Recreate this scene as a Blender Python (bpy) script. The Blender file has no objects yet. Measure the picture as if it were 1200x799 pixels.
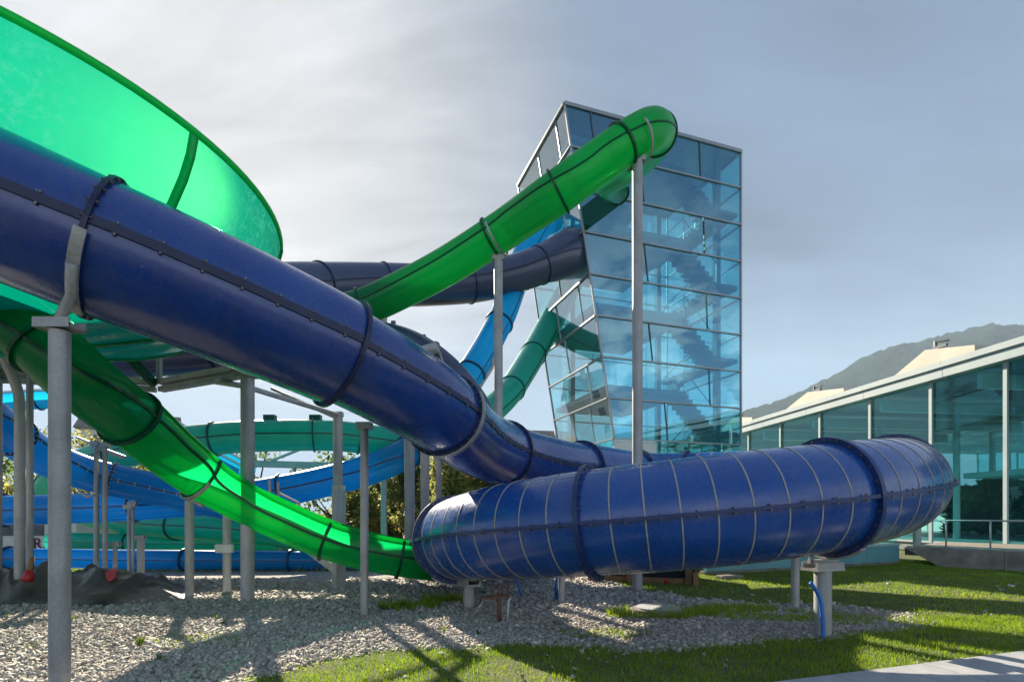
import bpy, bmesh, math, random
import numpy as np
from mathutils import Vector, Matrix
rad = math.radians
random.seed(7); rng = np.random.default_rng(7)
scene = bpy.context.scene
COL = scene.collection

# ------------------------------------------------------------------ camera
EYE = 1.6; FPX = 618.0; HOR = 602.0        # eye height (m), focal length and horizon row in photo pixels (1200 wide)
cam_d = bpy.data.cameras.new('camera'); cam = bpy.data.objects.new('camera', cam_d); COL.objects.link(cam)
cam.location = (0, 0, EYE); cam.rotation_euler = (rad(90), 0, 0)
cam_d.sensor_width = 36; cam_d.sensor_fit = 'HORIZONTAL'; cam_d.lens = 36*FPX/1200
cam_d.shift_y = (HOR-399.5)/1200; cam_d.clip_start = .05; cam_d.clip_end = 20000
scene.camera = cam
# ------------------------------------------------------------------ sun and sky
SUN_PX, SUN_PY = 262, 240
sd = Vector(((SUN_PX-600)/FPX, 1, (HOR-SUN_PY)/FPX)).normalized()     # towards the sun
SUN_EL = math.asin(sd.z); SUN_AZ = math.atan2(sd.x, sd.y)
sun_d = bpy.data.lights.new('sun', 'SUN'); sun = bpy.data.objects.new('sun', sun_d); COL.objects.link(sun)
sun_d.energy = 5.0; sun_d.angle = rad(.53); sun_d.color = (1, .88, .69)
sun.rotation_euler = sd.to_track_quat('Z', 'Y').to_euler(); sun.location = (-20, 30, 40)

world = bpy.data.worlds.new('World'); scene.world = world; world.use_nodes = True
wn = world.node_tree.nodes; wl = world.node_tree.links; wn.clear()
def N(nodes, t, **kw):
    n = nodes.new(t)
    for k, v in kw.items():
        if k in n.inputs.keys(): n.inputs[k].default_value = v
        else: setattr(n, k, v)
    return n
wo = N(wn, 'ShaderNodeOutputWorld'); bg = N(wn, 'ShaderNodeBackground'); bg.inputs['Strength'].default_value = .054
sky = N(wn, 'ShaderNodeTexSky', sky_type='NISHITA', sun_disc=False, sun_elevation=SUN_EL, sun_rotation=SUN_AZ,
        altitude=650, air_density=1.3, dust_density=1.6, ozone_density=1.6)
geo = N(wn, 'ShaderNodeTexCoord')
# thin high cloud veil, brighter round the sun (forward scattering), plus cumulus thickened behind the viewer for fill
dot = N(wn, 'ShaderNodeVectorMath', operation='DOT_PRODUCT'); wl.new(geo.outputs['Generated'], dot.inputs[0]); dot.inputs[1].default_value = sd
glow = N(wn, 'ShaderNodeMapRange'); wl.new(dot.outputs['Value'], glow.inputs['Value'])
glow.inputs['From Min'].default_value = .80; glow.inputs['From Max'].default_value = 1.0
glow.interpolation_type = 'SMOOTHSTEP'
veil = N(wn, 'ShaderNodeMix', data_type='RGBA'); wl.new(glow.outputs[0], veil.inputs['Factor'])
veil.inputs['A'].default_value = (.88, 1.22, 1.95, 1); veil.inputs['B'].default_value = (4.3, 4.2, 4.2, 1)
# (streaks are modulated below)
sep = N(wn, 'ShaderNodeSeparateXYZ'); wl.new(geo.outputs['Generated'], sep.inputs[0])
# project the direction on a cloud deck so streaks converge to the horizon
zc = N(wn, 'ShaderNodeMath', operation='ADD'); wl.new(sep.outputs['Z'], zc.inputs[0]); zc.inputs[1].default_value = .22
dv = N(wn, 'ShaderNodeVectorMath', operation='DIVIDE'); wl.new(geo.outputs['Generated'], dv.inputs[0]); wl.new(zc.outputs[0], dv.inputs[1])
mp = N(wn, 'ShaderNodeMapping'); wl.new(dv.outputs[0], mp.inputs['Vector']); mp.inputs['Scale'].default_value = (.8, 1.5, .3); mp.inputs['Rotation'].default_value = (0, 0, .5)
nz = N(wn, 'ShaderNodeTexNoise'); wl.new(mp.outputs[0], nz.inputs['Vector']); nz.inputs['Scale'].default_value = 1.6; nz.inputs['Detail'].default_value = 7; nz.inputs['Roughness'].default_value = .55
vf = N(wn, 'ShaderNodeMapRange'); wl.new(nz.outputs['Fac'], vf.inputs['Value']); vf.inputs['From Min'].default_value = .28; vf.inputs['From Max'].default_value = .72
vf.inputs['To Min'].default_value = .35; vf.inputs['To Max'].default_value = .95
# the veil is thickest towards the sun and thins out to clear blue behind the viewer
zf = N(wn, 'ShaderNodeMapRange', interpolation_type='SMOOTHSTEP'); wl.new(dot.outputs['Value'], zf.inputs['Value']); zf.inputs['From Min'].default_value = -.3; zf.inputs['From Max'].default_value = .75
zf.inputs['To Min'].default_value = .25; zf.inputs['To Max'].default_value = 1.0
vm = N(wn, 'ShaderNodeMath', operation='MULTIPLY'); wl.new(vf.outputs[0], vm.inputs[0]); wl.new(zf.outputs[0], vm.inputs[1])
g2 = N(wn, 'ShaderNodeMapRange', interpolation_type='SMOOTHSTEP'); wl.new(dot.outputs['Value'], g2.inputs['Value']); g2.inputs['From Min'].default_value = .6; g2.inputs['From Max'].default_value = .93; g2.inputs['To Max'].default_value = .94
vx = N(wn, 'ShaderNodeMath', operation='MAXIMUM'); wl.new(vm.outputs[0], vx.inputs[0]); wl.new(g2.outputs[0], vx.inputs[1])
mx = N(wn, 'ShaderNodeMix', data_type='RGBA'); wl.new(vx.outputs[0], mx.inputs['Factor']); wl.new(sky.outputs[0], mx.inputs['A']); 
mp3 = N(wn, 'ShaderNodeMapping'); wl.new(dv.outputs[0], mp3.inputs['Vector']); mp3.inputs['Scale'].default_value = (.9, 2.6, .4); mp3.inputs['Rotation'].default_value = (0, 0, -.6); mp3.inputs['Location'].default_value = (1.3, .4, 0)
nz3 = N(wn, 'ShaderNodeTexNoise'); wl.new(mp3.outputs[0], nz3.inputs['Vector']); nz3.inputs['Scale'].default_value = 1.5; nz3.inputs['Detail'].default_value = 9; nz3.inputs['Roughness'].default_value = .6; nz3.inputs['Distortion'].default_value = .5
st = N(wn, 'ShaderNodeMapRange'); wl.new(nz3.outputs['Fac'], st.inputs['Value']); st.inputs['From Min'].default_value = .3; st.inputs['From Max'].default_value = .7; st.inputs['To Min'].default_value = .72; st.inputs['To Max'].default_value = 1.42
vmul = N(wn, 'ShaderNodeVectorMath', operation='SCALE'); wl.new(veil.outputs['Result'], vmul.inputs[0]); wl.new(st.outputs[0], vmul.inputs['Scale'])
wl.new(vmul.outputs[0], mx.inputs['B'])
# pale air along the horizon, all round
hz = N(wn, 'ShaderNodeMapRange', interpolation_type='SMOOTHSTEP'); wl.new(sep.outputs['Z'], hz.inputs['Value']); hz.inputs['From Min'].default_value = .42; hz.inputs['From Max'].default_value = .02; hz.inputs['To Max'].default_value = .85
mxh = N(wn, 'ShaderNodeMix', data_type='RGBA'); wl.new(hz.outputs[0], mxh.inputs['Factor']); wl.new(mx.outputs['Result'], mxh.inputs['A']); mxh.inputs['B'].default_value = (3.1, 4.4, 6.0, 1)
# cumulus, denser and brighter behind the viewer to add fill light
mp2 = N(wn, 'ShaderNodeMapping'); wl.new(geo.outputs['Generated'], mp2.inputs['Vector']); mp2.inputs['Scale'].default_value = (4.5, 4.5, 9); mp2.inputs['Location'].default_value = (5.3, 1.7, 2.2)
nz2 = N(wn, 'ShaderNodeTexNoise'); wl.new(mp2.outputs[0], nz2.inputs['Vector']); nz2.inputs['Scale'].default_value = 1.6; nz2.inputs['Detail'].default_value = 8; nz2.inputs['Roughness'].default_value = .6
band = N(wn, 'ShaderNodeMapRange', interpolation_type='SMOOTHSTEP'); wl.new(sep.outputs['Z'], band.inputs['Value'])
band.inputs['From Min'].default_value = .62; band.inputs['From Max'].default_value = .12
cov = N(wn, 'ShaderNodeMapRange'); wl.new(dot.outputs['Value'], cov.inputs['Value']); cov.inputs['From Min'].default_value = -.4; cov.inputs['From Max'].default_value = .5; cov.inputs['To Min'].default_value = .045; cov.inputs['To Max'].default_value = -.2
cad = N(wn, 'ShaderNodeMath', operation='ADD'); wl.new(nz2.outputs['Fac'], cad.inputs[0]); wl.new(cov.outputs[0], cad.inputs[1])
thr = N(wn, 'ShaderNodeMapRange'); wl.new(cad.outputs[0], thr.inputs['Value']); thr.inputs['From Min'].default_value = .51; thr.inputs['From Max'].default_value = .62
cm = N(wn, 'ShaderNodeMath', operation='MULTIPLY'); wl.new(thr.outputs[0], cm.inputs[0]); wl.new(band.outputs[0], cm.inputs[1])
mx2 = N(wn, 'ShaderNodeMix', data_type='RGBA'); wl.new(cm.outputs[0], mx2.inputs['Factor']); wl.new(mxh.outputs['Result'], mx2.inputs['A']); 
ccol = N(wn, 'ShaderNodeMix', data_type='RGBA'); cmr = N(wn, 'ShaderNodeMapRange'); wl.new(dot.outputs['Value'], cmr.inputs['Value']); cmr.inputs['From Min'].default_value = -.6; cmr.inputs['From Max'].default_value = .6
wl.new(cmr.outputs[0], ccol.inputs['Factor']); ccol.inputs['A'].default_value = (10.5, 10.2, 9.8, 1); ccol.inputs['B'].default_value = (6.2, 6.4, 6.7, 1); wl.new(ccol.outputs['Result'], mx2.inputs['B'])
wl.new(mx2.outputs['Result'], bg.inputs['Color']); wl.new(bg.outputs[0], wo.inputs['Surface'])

vs = scene.view_settings; vs.view_transform = 'Standard'; vs.look = 'None'; vs.gamma = 1; vs.use_curve_mapping = False; vs.exposure = 1.55
scene.render.engine = 'CYCLES'; cy = scene.cycles
cy.use_denoising = True; cy.denoiser = 'OPENIMAGEDENOISE'; cy.max_bounces = 14; cy.transparent_max_bounces = 24; cy.transmission_bounces = 8
cy.diffuse_bounces = 5; cy.glossy_bounces = 4; cy.sample_clamp_indirect = 6; cy.caustics_reflective = False; cy.caustics_refractive = False

# ------------------------------------------------------------------ helpers
def P(px, py, Y):                              # photo pixel + depth -> point
    return Vector(((px-600)/FPX*Y, Y, EYE+(HOR-py)/FPX*Y))
def G(px, py, z=0.):                           # photo pixel on the ground
    Y = (EYE-z)*FPX/(py-HOR); return Vector(((px-600)/FPX*Y, Y, z))
def px_of(p): return (600+FPX*p[0]/p[1], HOR-FPX*(p[2]-EYE)/p[1])

def tag(o, label=None, cat=None, group=None, kind=None):
    if label: o['label'] = label
    if cat: o['category'] = cat
    if group: o['group'] = group
    if kind: o['kind'] = kind
    return o
def empty(name, loc, label, cat, group=None):
    e = bpy.data.objects.new(name, None); COL.objects.link(e); e.location = loc; e.empty_display_size = .1
    return tag(e, label, cat, group)
def wloc(o):
    v = Vector(o.location)
    return v
def link(name, me, parent=None):
    o = bpy.data.objects.new(name, me); COL.objects.link(o)
    if parent is not None:
        o.parent = parent
        if parent.type == 'EMPTY': o.matrix_parent_inverse = Matrix.Translation(-Vector(parent.location))
    return o
def mesh(name, verts, faces, mat, parent=None, smooth=False, kind=None):
    me = bpy.data.meshes.new(name); me.from_pydata([tuple(v) for v in verts], [], faces); me.update()
    if mat: me.materials.append(mat)
    if smooth: me.polygons.foreach_set('use_smooth', [True]*len(me.polygons))
    o = link(name, me, parent)
    if kind: o['kind'] = kind
    return o
class MB:                                       # collects simple solids in one mesh
    def __init__(s): s.v = []; s.f = []
    def add(s, v, f):
        n = len(s.v); s.v += [Vector(a) for a in v]; s.f += [tuple(i+n for i in q) for q in f]; return s
    def hexa(s, c):                             # 8 corners: bottom 4 (ccw), top 4
        return s.add(c, [(3,2,1,0),(4,5,6,7),(0,1,5,4),(1,2,6,5),(2,3,7,6),(3,0,4,7)])
    def box(s, lo, hi):
        x0,y0,z0 = lo; x1,y1,z1 = hi
        return s.hexa([(x0,y0,z0),(x1,y0,z0),(x1,y1,z0),(x0,y1,z0),(x0,y0,z1),(x1,y0,z1),(x1,y1,z1),(x0,y1,z1)])
    def obox(s, c, ax, ay, az):                 # centre + half-axis vectors
        c, ax, ay, az = map(Vector, (c, ax, ay, az))
        return s.hexa([c-ax-ay-az, c+ax-ay-az, c+ax+ay-az, c-ax+ay-az, c-ax-ay+az, c+ax-ay+az, c+ax+ay+az, c-ax+ay+az])
    def beam(s, a, b, w, h, up=(0,0,1)):        # rectangular bar from a to b
        a, b = Vector(a), Vector(b); t = (b-a).normalized(); up = Vector(up)
        if abs(t.dot(up)) > .98: up = Vector((0,1,0))
        x = t.cross(up).normalized(); y = x.cross(t)
        return s.obox((a+b)/2, x*w/2, (b-a)/2, y*h/2)
    def pipe(s, pts, r, n=12, caps=True):
        pts = [Vector(p) for p in pts]; m = len(pts); rs = r if isinstance(r, (list, tuple)) else [r]*m
        base = len(s.v); ref = None
        for i, p in enumerate(pts):
            t = (pts[min(i+1, m-1)]-pts[max(i-1, 0)]).normalized()
            if ref is None: ref = Vector((0,0,1)) if abs(t.z) < .9 else Vector((1,0,0))
            x = t.cross(ref).normalized(); y = x.cross(t).normalized(); ref = y
            for k in range(n):
                a = 2*math.pi*k/n; s.v.append(p+(x*math.cos(a)+y*math.sin(a))*rs[i])
        for i in range(m-1):
            for k in range(n):
                a = base+i*n+k; b = base+i*n+(k+1) % n
                s.f.append((a, b, b+n, a+n))
        if caps:
            s.f.append(tuple(base+k for k in range(n))[::-1]); s.f.append(tuple(base+(m-1)*n+k for k in range(n)))
        return s
    def build(s, name, mat, parent=None, smooth=False, kind=None, bevel=0, angle=None):
        o = mesh(name, s.v, s.f, mat, parent, smooth, kind)
        if bevel:
            b = o.modifiers.new('bevel', 'BEVEL'); b.width = bevel; b.segments = 2; b.limit_method = 'ANGLE'
        if smooth and angle is not None:
            o.data.set_sharp_from_angle(angle=rad(angle))
        return o

def catmull(pts, step=.1):                      # dense arc-length resample of a Catmull-Rom spline
    pts = [Vector(p) for p in pts]; out = []
    ext = [pts[0]*2-pts[1]]+pts+[pts[-1]*2-pts[-2]]
    us = []
    for i in range(1, len(ext)-2):
        p0, p1, p2, p3 = ext[i-1:i+3]
        d1 = max((p1-p0).length, 1e-4)**.5; d2 = max((p2-p1).length, 1e-4)**.5; d3 = max((p3-p2).length, 1e-4)**.5
        t1 = (p1-p0)/(d1)-(p2-p0)/(d1+d2)+(p2-p1)/(d2); t2 = (p2-p1)/(d2)-(p3-p1)/(d2+d3)+(p3-p2)/(d3)
        m1 = t1*d2; m2 = t2*d2
        n = max(4, int((p2-p1).length/.03))
        for k in range(n):
            t = k/n; a = t*t; b = a*t
            out.append((2*b-3*a+1)*p1+(b-2*a+t)*m1+(-2*b+3*a)*p2+(b-a)*m2); us.append(i-1+t)
    out.append(pts[-1]); us.append(len(pts)-1)
    L = [0]
    for i in range(1, len(out)): L.append(L[-1]+(out[i]-out[i-1]).length)
    L = np.array(L); A = np.array([tuple(p) for p in out]); us = np.array(us)
    S = np.linspace(0, L[-1], max(3, int(L[-1]/step)+1))
    R = np.stack([np.interp(S, L, A[:, k]) for k in range(3)], 1)
    return S, R, np.interp(S, L, us)

class Path:
    def __init__(s, pts, step=.1):
        s.S, s.R, s.U = catmull(pts, step); s.len = s.S[-1]
        T = np.gradient(s.R, s.S, axis=0); s.T = T/np.linalg.norm(T, axis=1)[:, None]
    def at(s, d):
        d = min(max(d, 0), s.len)
        p = Vector([np.interp(d, s.S, s.R[:, k]) for k in range(3)]); t = Vector([np.interp(d, s.S, s.T[:, k]) for k in range(3)]).normalized()
        x = t.cross(Vector((0, 0, 1))).normalized(); u = x.cross(t)
        return p, t, x, u
    def s_of_u(s, u): return float(np.interp(u, s.U, s.S))
    def s_of_px(s, px, lo=0, hi=None):          # arc length where the path crosses a photo column
        hi = s.len if hi is None else hi
        x = 600+FPX*s.R[:, 0]/s.R[:, 1]; m = (s.S >= lo) & (s.S <= hi)
        i = np.argmin(np.where(m, np.abs(x-px), 1e9)); return float(s.S[i])
def sweep(path, s0, s1, prof, step=.12, closed=True, ends=False):
    """prof(s) -> list of (angle from up, radius); returns verts, faces"""
    n = max(2, int(math.ceil((s1-s0)/step))+1); V = []; F = []
    for i in range(n):
        d = s0+(s1-s0)*i/(n-1); p, t, x, u = path.at(d); pr = prof(d); m = len(pr)
        for a, r in pr: V.append(p+(u*math.cos(a)+x*math.sin(a))*r)
    for i in range(n-1):
        for k in range(m if closed else m-1):
            a = i*m+k; b = i*m+(k+1) % m; F.append((a, b, b+m, a+m))
    if ends: F.append(tuple(range(m))[::-1]); F.append(tuple((n-1)*m+k for k in range(m)))
    return V, F
def arc(a0, a1, r, n): return [(a0+(a1-a0)*k/(n-1), r) for k in range(n)]

def ring(path, s, r_in, r_out, w, mat, parent, name='flange', a0=None, a1=None, n=40):
    """a square-section ring (or arc) across the path"""
    V = []; F = []; closed = a0 is None
    angs = [2*math.pi*k/n for k in range(n)] if closed else [a0+(a1-a0)*k/(n-1) for k in range(n)]
    p, t, x, u = path.at(s)
    for a in angs:
        d = u*math.cos(a)+x*math.sin(a)
        V += [p+d*r_in-t*w/2, p+d*r_out-t*w/2, p+d*r_out+t*w/2, p+d*r_in+t*w/2]
    m = len(angs)
    for k in range(m if closed else m-1):
        b = ((k+1) % m)*4; a = k*4
        F += [(a, a+1, b+1, b), (a+1, a+2, b+2, b+1), (a+2, a+3, b+3, b+2), (a+3, a, b, b+3)]
    if not closed: F += [(0, 3, 2, 1), (4*m-4, 4*m-3, 4*m-2, 4*m-1)]
    return mesh(name, V, F, mat, parent)

def tube_slide(parent, path, r, cuts, mat, fl_mat, seam=True, seam_mat=None, a_open=None, n=32, flange=.05, fw=.045,
               rfun=None, step=.12, bolts=False, bolt_mat=None, rim_mat=None, seam_sides=(math.pi/2, -math.pi/2), s0=0, s1=None, seam_t=.022, seam_h=.04, gap=0.0):
    s1 = path.len if s1 is None else s1
    cs = [s0]+[c for c in cuts if s0+.05 < c < s1-.05]+[s1]
    rfun = rfun or (lambda s: r)
    for i in range(len(cs)-1):
        a, b = cs[i]+gap, cs[i+1]-gap
        if a_open is None: V, F = sweep(path, a, b, lambda s: [(2*math.pi*k/n, rfun(s)) for k in range(n)], step)
        else: V, F = sweep(path, a, b, lambda s: arc(a_open, 2*math.pi-a_open, rfun(s), n), step, closed=False)
        seg = mesh('tube_segment' if a_open is None else 'flume_segment', V, F, mat, parent, True)
        if seam and (a_open is None or True):
            for sa in seam_sides:
                da = seam_t/r
                V, F = sweep(path, a+.02, b-.02, lambda s: [(sa-da, rfun(s)-.01), (sa-da, rfun(s)+seam_h), (sa+da, rfun(s)+seam_h), (sa+da, rfun(s)-.01)], step, ends=True)
                mesh('seam_flange', V, F, seam_mat or fl_mat, seg)
        if a_open is not None:
            for sa in (a_open, 2*math.pi-a_open):
                p_ = lambda s: [(sa-.03/r, rfun(s)-.02), (sa-.03/r, rfun(s)+.035), (sa+.03/r, rfun(s)+.035), (sa+.03/r, rfun(s)-.02)]
                V, F = sweep(path, a, b, p_, step, ends=True); mesh('rim', V, F, rim_mat or fl_mat, seg)
        if bolts:
            mb = MB(); k = a+.2
            while k < b-.1:
                p, t, x, u = path.at(k)
                for sa in seam_sides:
                    d = u*math.cos(sa)+x*math.sin(sa); nn = u*math.sin(sa)-x*math.cos(sa)
                    c = p+d*(rfun(k)+seam_h*.55)
                    for sg in (1, -1): mb.pipe([c+nn*sg*(seam_t), c+nn*sg*(seam_t+.022)], .016, 6)
                k += .34
            mb.build('bolt_row', bolt_mat, seg, kind='stuff')
    for c in cuts:
        if s0 <= c <= s1:
            rr = rfun(c)
            if a_open is None: f = ring(path, c, rr-.012, rr+flange, fw, fl_mat, parent)
            else: f = ring(path, c, rr-.012, rr+flange, fw, fl_mat, parent, a0=a_open, a1=2*math.pi-a_open, n=28)
            if bolts:
                mb = MB(); p, t, x, u = path.at(c)
                for k in range(26):
                    a = 2*math.pi*(k+.5)/26; d = u*math.cos(a)+x*math.sin(a); q = p+d*(rr+flange*.55)
                    for sg in (1, -1): mb.pipe([q+t*sg*fw/2, q+t*sg*(fw/2+.02)], .015, 6)
                mb.build('bolt_row', bolt_mat, f, kind='stuff')

# ------------------------------------------------------------------ materials
def mat_new(name):
    m = bpy.data.materials.new(name); m.use_nodes = True; nt = m.node_tree; nt.nodes.clear()
    return m, nt.nodes, nt.links
def coords(n, l, scale=1., obj=True):
    tc = N(n, 'ShaderNodeTexCoord'); mp = N(n, 'ShaderNodeMapping'); l.new(tc.outputs['Object'], mp.inputs['Vector'])
    mp.inputs['Scale'].default_value = (scale,)*3 if not isinstance(scale, tuple) else scale
    return mp.outputs[0]
def noise(n, l, vec, scale, detail=5, rough=.55):
    t = N(n, 'ShaderNodeTexNoise'); l.new(vec, t.inputs['Vector']); t.inputs['Scale'].default_value = scale; t.inputs['Detail'].default_value = detail; t.inputs['Roughness'].default_value = rough
    return t.outputs['Fac']
def ramp(n, l, fac, stops):
    r = N(n, 'ShaderNodeValToRGB'); l.new(fac, r.inputs['Fac']); e = r.color_ramp.elements
    while len(e) < len(stops): e.new(.5)
    for i, (p, c) in enumerate(stops): e[i].position = p; e[i].color = (*c, 1) if len(c) == 3 else c
    return r.outputs['Color']
def maprange(n, l, v, a, b, c, d):
    m = N(n, 'ShaderNodeMapRange'); l.new(v, m.inputs['Value'])
    for k, x in zip(('From Min', 'From Max', 'To Min', 'To Max'), (a, b, c, d)): m.inputs[k].default_value = x
    return m.outputs[0]
def bump(n, l, h, strength=.2, dist=.01):
    b = N(n, 'ShaderNodeBump'); l.new(h, b.inputs['Height']); b.inputs['Strength'].default_value = strength; b.inputs['Distance'].default_value = dist
    return b.outputs[0]
def finish(m, n, l, sh):
    o = N(n, 'ShaderNodeOutputMaterial'); l.new(sh, o.inputs['Surface']); return m
def pbr(name, c0, c1=None, scale=3., rough=.5, r1=None, metal=0., bmp=0., bscale=30., bdist=.01, coat=0., stretch=None, detail=6, lo=.35, hi=.65, spec=.5):
    m, n, l = mat_new(name); p = N(n, 'ShaderNodeBsdfPrincipled'); v = coords(n, l, stretch or 1.)
    f = noise(n, l, v, scale, detail)
    col = ramp(n, l, f, [(lo, c0), (hi, c1 or c0)]); l.new(col, p.inputs['Base Color'])
    if r1 is None: p.inputs['Roughness'].default_value = rough
    else: l.new(maprange(n, l, f, lo, hi, rough, r1), p.inputs['Roughness'])
    p.inputs['Metallic'].default_value = metal; p.inputs['Coat Weight'].default_value = coat; p.inputs['Coat Roughness'].default_value = .15
    p.inputs['Specular IOR Level'].default_value = spec
    if bmp: l.new(bump(n, l, noise(n, l, v, bscale, 4), bmp, bdist), p.inputs['Normal'])
    return finish(m, n, l, p.outputs[0])

def fibreglass(name, c0, c1, rough=.28, speck=True, gel=.0):
    """opaque glass-fibre shell: gelcoat with chalky weathering, faint waviness, paint chips"""
    m, n, l = mat_new(name); p = N(n, 'ShaderNodeBsdfPrincipled'); v = coords(n, l)
    f = noise(n, l, v, 1.1, 7, .6); col = ramp(n, l, f, [(.3, c0), (.72, c1)])
    f2 = noise(n, l, v, 16, 6, .65)
    mixc = N(n, 'ShaderNodeMix', data_type='RGBA'); l.new(maprange(n, l, f2, .5, .78, 0, .16), mixc.inputs['Factor']); l.new(col, mixc.inputs['A']); mixc.inputs['B'].default_value = (.10, .13, .22, 1)
    out = mixc.outputs['Result']
    vs2 = coords(n, l, (5., 5., .55)); f3 = noise(n, l, vs2, 1.6, 8, .7)          # run-off streaks and chalky fading
    mk = N(n, 'ShaderNodeMix', data_type='RGBA'); l.new(maprange(n, l, f3, .48, .80, 0, .36), mk.inputs['Factor']); l.new(out, mk.inputs['A']); mk.inputs['B'].default_value = (.085, .115, .20, 1); out = mk.outputs['Result']
    if speck:
        vo = N(n, 'ShaderNodeTexVoronoi'); l.new(v, vo.inputs['Vector']); vo.inputs['Scale'].default_value = 5.5
        g = N(n, 'ShaderNodeMath', operation='LESS_THAN'); l.new(vo.outputs['Distance'], g.inputs[0]); g.inputs[1].default_value = .028
        ms = N(n, 'ShaderNodeMix', data_type='RGBA'); l.new(g.outputs[0], ms.inputs['Factor']); l.new(out, ms.inputs['A']); ms.inputs['B'].default_value = (.42, .45, .5, 1); out = ms.outputs['Result']
    l.new(out, p.inputs['Base Color'])
    l.new(maprange(n, l, f2, .3, .75, rough-.05, rough+.16), p.inputs['Roughness'])
    p.inputs['Coat Weight'].default_value = .5; p.inputs['Coat Roughness'].default_value = .16
    hb = N(n, 'ShaderNodeMath', operation='ADD'); l.new(noise(n, l, v, 2.2, 3), hb.inputs[0])
    h2 = N(n, 'ShaderNodeMath', operation='MULTIPLY'); l.new(noise(n, l, v, 45, 4), h2.inputs[0]); h2.inputs[1].default_value = .05; l.new(h2.outputs[0], hb.inputs[1])
    l.new(bump(n, l, hb.outputs[0], .35, .03), p.inputs['Normal'])
    return finish(m, n, l, p.outputs[0])

def translucent(name, diff, trans, clear, w_trans=.55, w_clear=.15, rough=.22, blotch=0., gloss=.5, fwd=0., fcol=(.4, 1, .35)):
    """see-through coloured glass-fibre: part diffuse, part translucent, a little clear"""
    m, n, l = mat_new(name); v = coords(n, l)
    f = noise(n, l, v, 3.0, 8, .65)
    d = N(n, 'ShaderNodeBsdfPrincipled'); l.new(ramp(n, l, f, [(.3, diff), (.7, tuple(c*1.25 for c in diff))]), d.inputs['Base Color'])
    d.inputs['Roughness'].default_value = rough; d.inputs['Specular IOR Level'].default_value = gloss
    l.new(bump(n, l, noise(n, l, v, 2.5, 4), .25, .02), d.inputs['Normal'])
    t = N(n, 'ShaderNodeBsdfTranslucent'); l.new(ramp(n, l, f, [(.3, trans), (.7, tuple(min(.98, c*1.12) for c in trans))]), t.inputs['Color'])
    c = N(n, 'ShaderNodeBsdfTransparent'); c.inputs['Color'].default_value = (*clear, 1)
    m1 = N(n, 'ShaderNodeMixShader'); m1.inputs[0].default_value = w_trans; l.new(d.outputs[0], m1.inputs[1]); l.new(t.outputs[0], m1.inputs[2])
    if fwd:
        rf = N(n, 'ShaderNodeBsdfRefraction'); rf.inputs['IOR'].default_value = 1.2; rf.inputs['Roughness'].default_value = .85; rf.inputs['Color'].default_value = (*fcol, 1)
        m3 = N(n, 'ShaderNodeMixShader'); m3.inputs[0].default_value = fwd; l.new(m1.outputs[0], m3.inputs[1]); l.new(rf.outputs[0], m3.inputs[2]); m1 = m3
    m2 = N(n, 'ShaderNodeMixShader'); l.new(m1.outputs[0], m2.inputs[1]); l.new(c.outputs[0], m2.inputs[2])
    if blotch:
        g0 = noise(n, l, v, 1.0, 4, .6); g1 = noise(n, l, v, 13, 9, .8); ga = N(n, 'ShaderNodeMath', operation='MULTIPLY'); l.new(maprange(n, l, g0, .42, .62, 0, 1), ga.inputs[0]); l.new(maprange(n, l, g1, .50, .58, 0, 1), ga.inputs[1])
        l.new(maprange(n, l, ga.outputs[0], 0, 1, w_clear, w_clear+blotch), m2.inputs[0])
    else: m2.inputs[0].default_value = w_clear
    return finish(m, n, l, m2.outputs[0])

def glass(name, tint, ior=1.5, rough=.01, refl=1., wav=.0, body=None, w_body=.0):
    """thin tinted pane: fresnel mirror over clear tinted transmission"""
    m, n, l = mat_new(name)
    t = N(n, 'ShaderNodeBsdfTransparent'); t.inputs['Color'].default_value = (*tint, 1)
    g = N(n, 'ShaderNodeBsdfGlossy'); g.inputs['Roughness'].default_value = rough; g.inputs['Color'].default_value = (*refl, 1)
    lw = N(n, 'ShaderNodeLayerWeight'); lw.inputs['Blend'].default_value = .5      # facing = 1-|cos|: same from both sides
    pw = N(n, 'ShaderNodeMath', operation='POWER'); l.new(lw.outputs['Facing'], pw.inputs[0]); pw.inputs[1].default_value = 5
    f0 = ior
    fr = N(n, 'ShaderNodeMapRange'); l.new(pw.outputs[0], fr.inputs['Value']); fr.inputs['To Min'].default_value = f0; fr.inputs['To Max'].default_value = 1
    v = coords(n, l); b = bump(n, l, noise(n, l, v, .9, 2), .05+wav, .02); l.new(b, g.inputs['Normal'])
    mx = N(n, 'ShaderNodeMixShader'); l.new(fr.outputs[0], mx.inputs[0]); l.new(t.outputs[0], mx.inputs[1]); l.new(g.outputs[0], mx.inputs[2])
    out = mx.outputs[0]
    if w_body:
        d = N(n, 'ShaderNodeBsdfDiffuse'); d.inputs['Color'].default_value = (*body, 1)
        m2 = N(n, 'ShaderNodeMixShader'); m2.inputs[0].default_value = w_body; l.new(out, m2.inputs[1]); l.new(d.outputs[0], m2.inputs[2]); out = m2.outputs[0]
    return finish(m, n, l, out)

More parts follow.
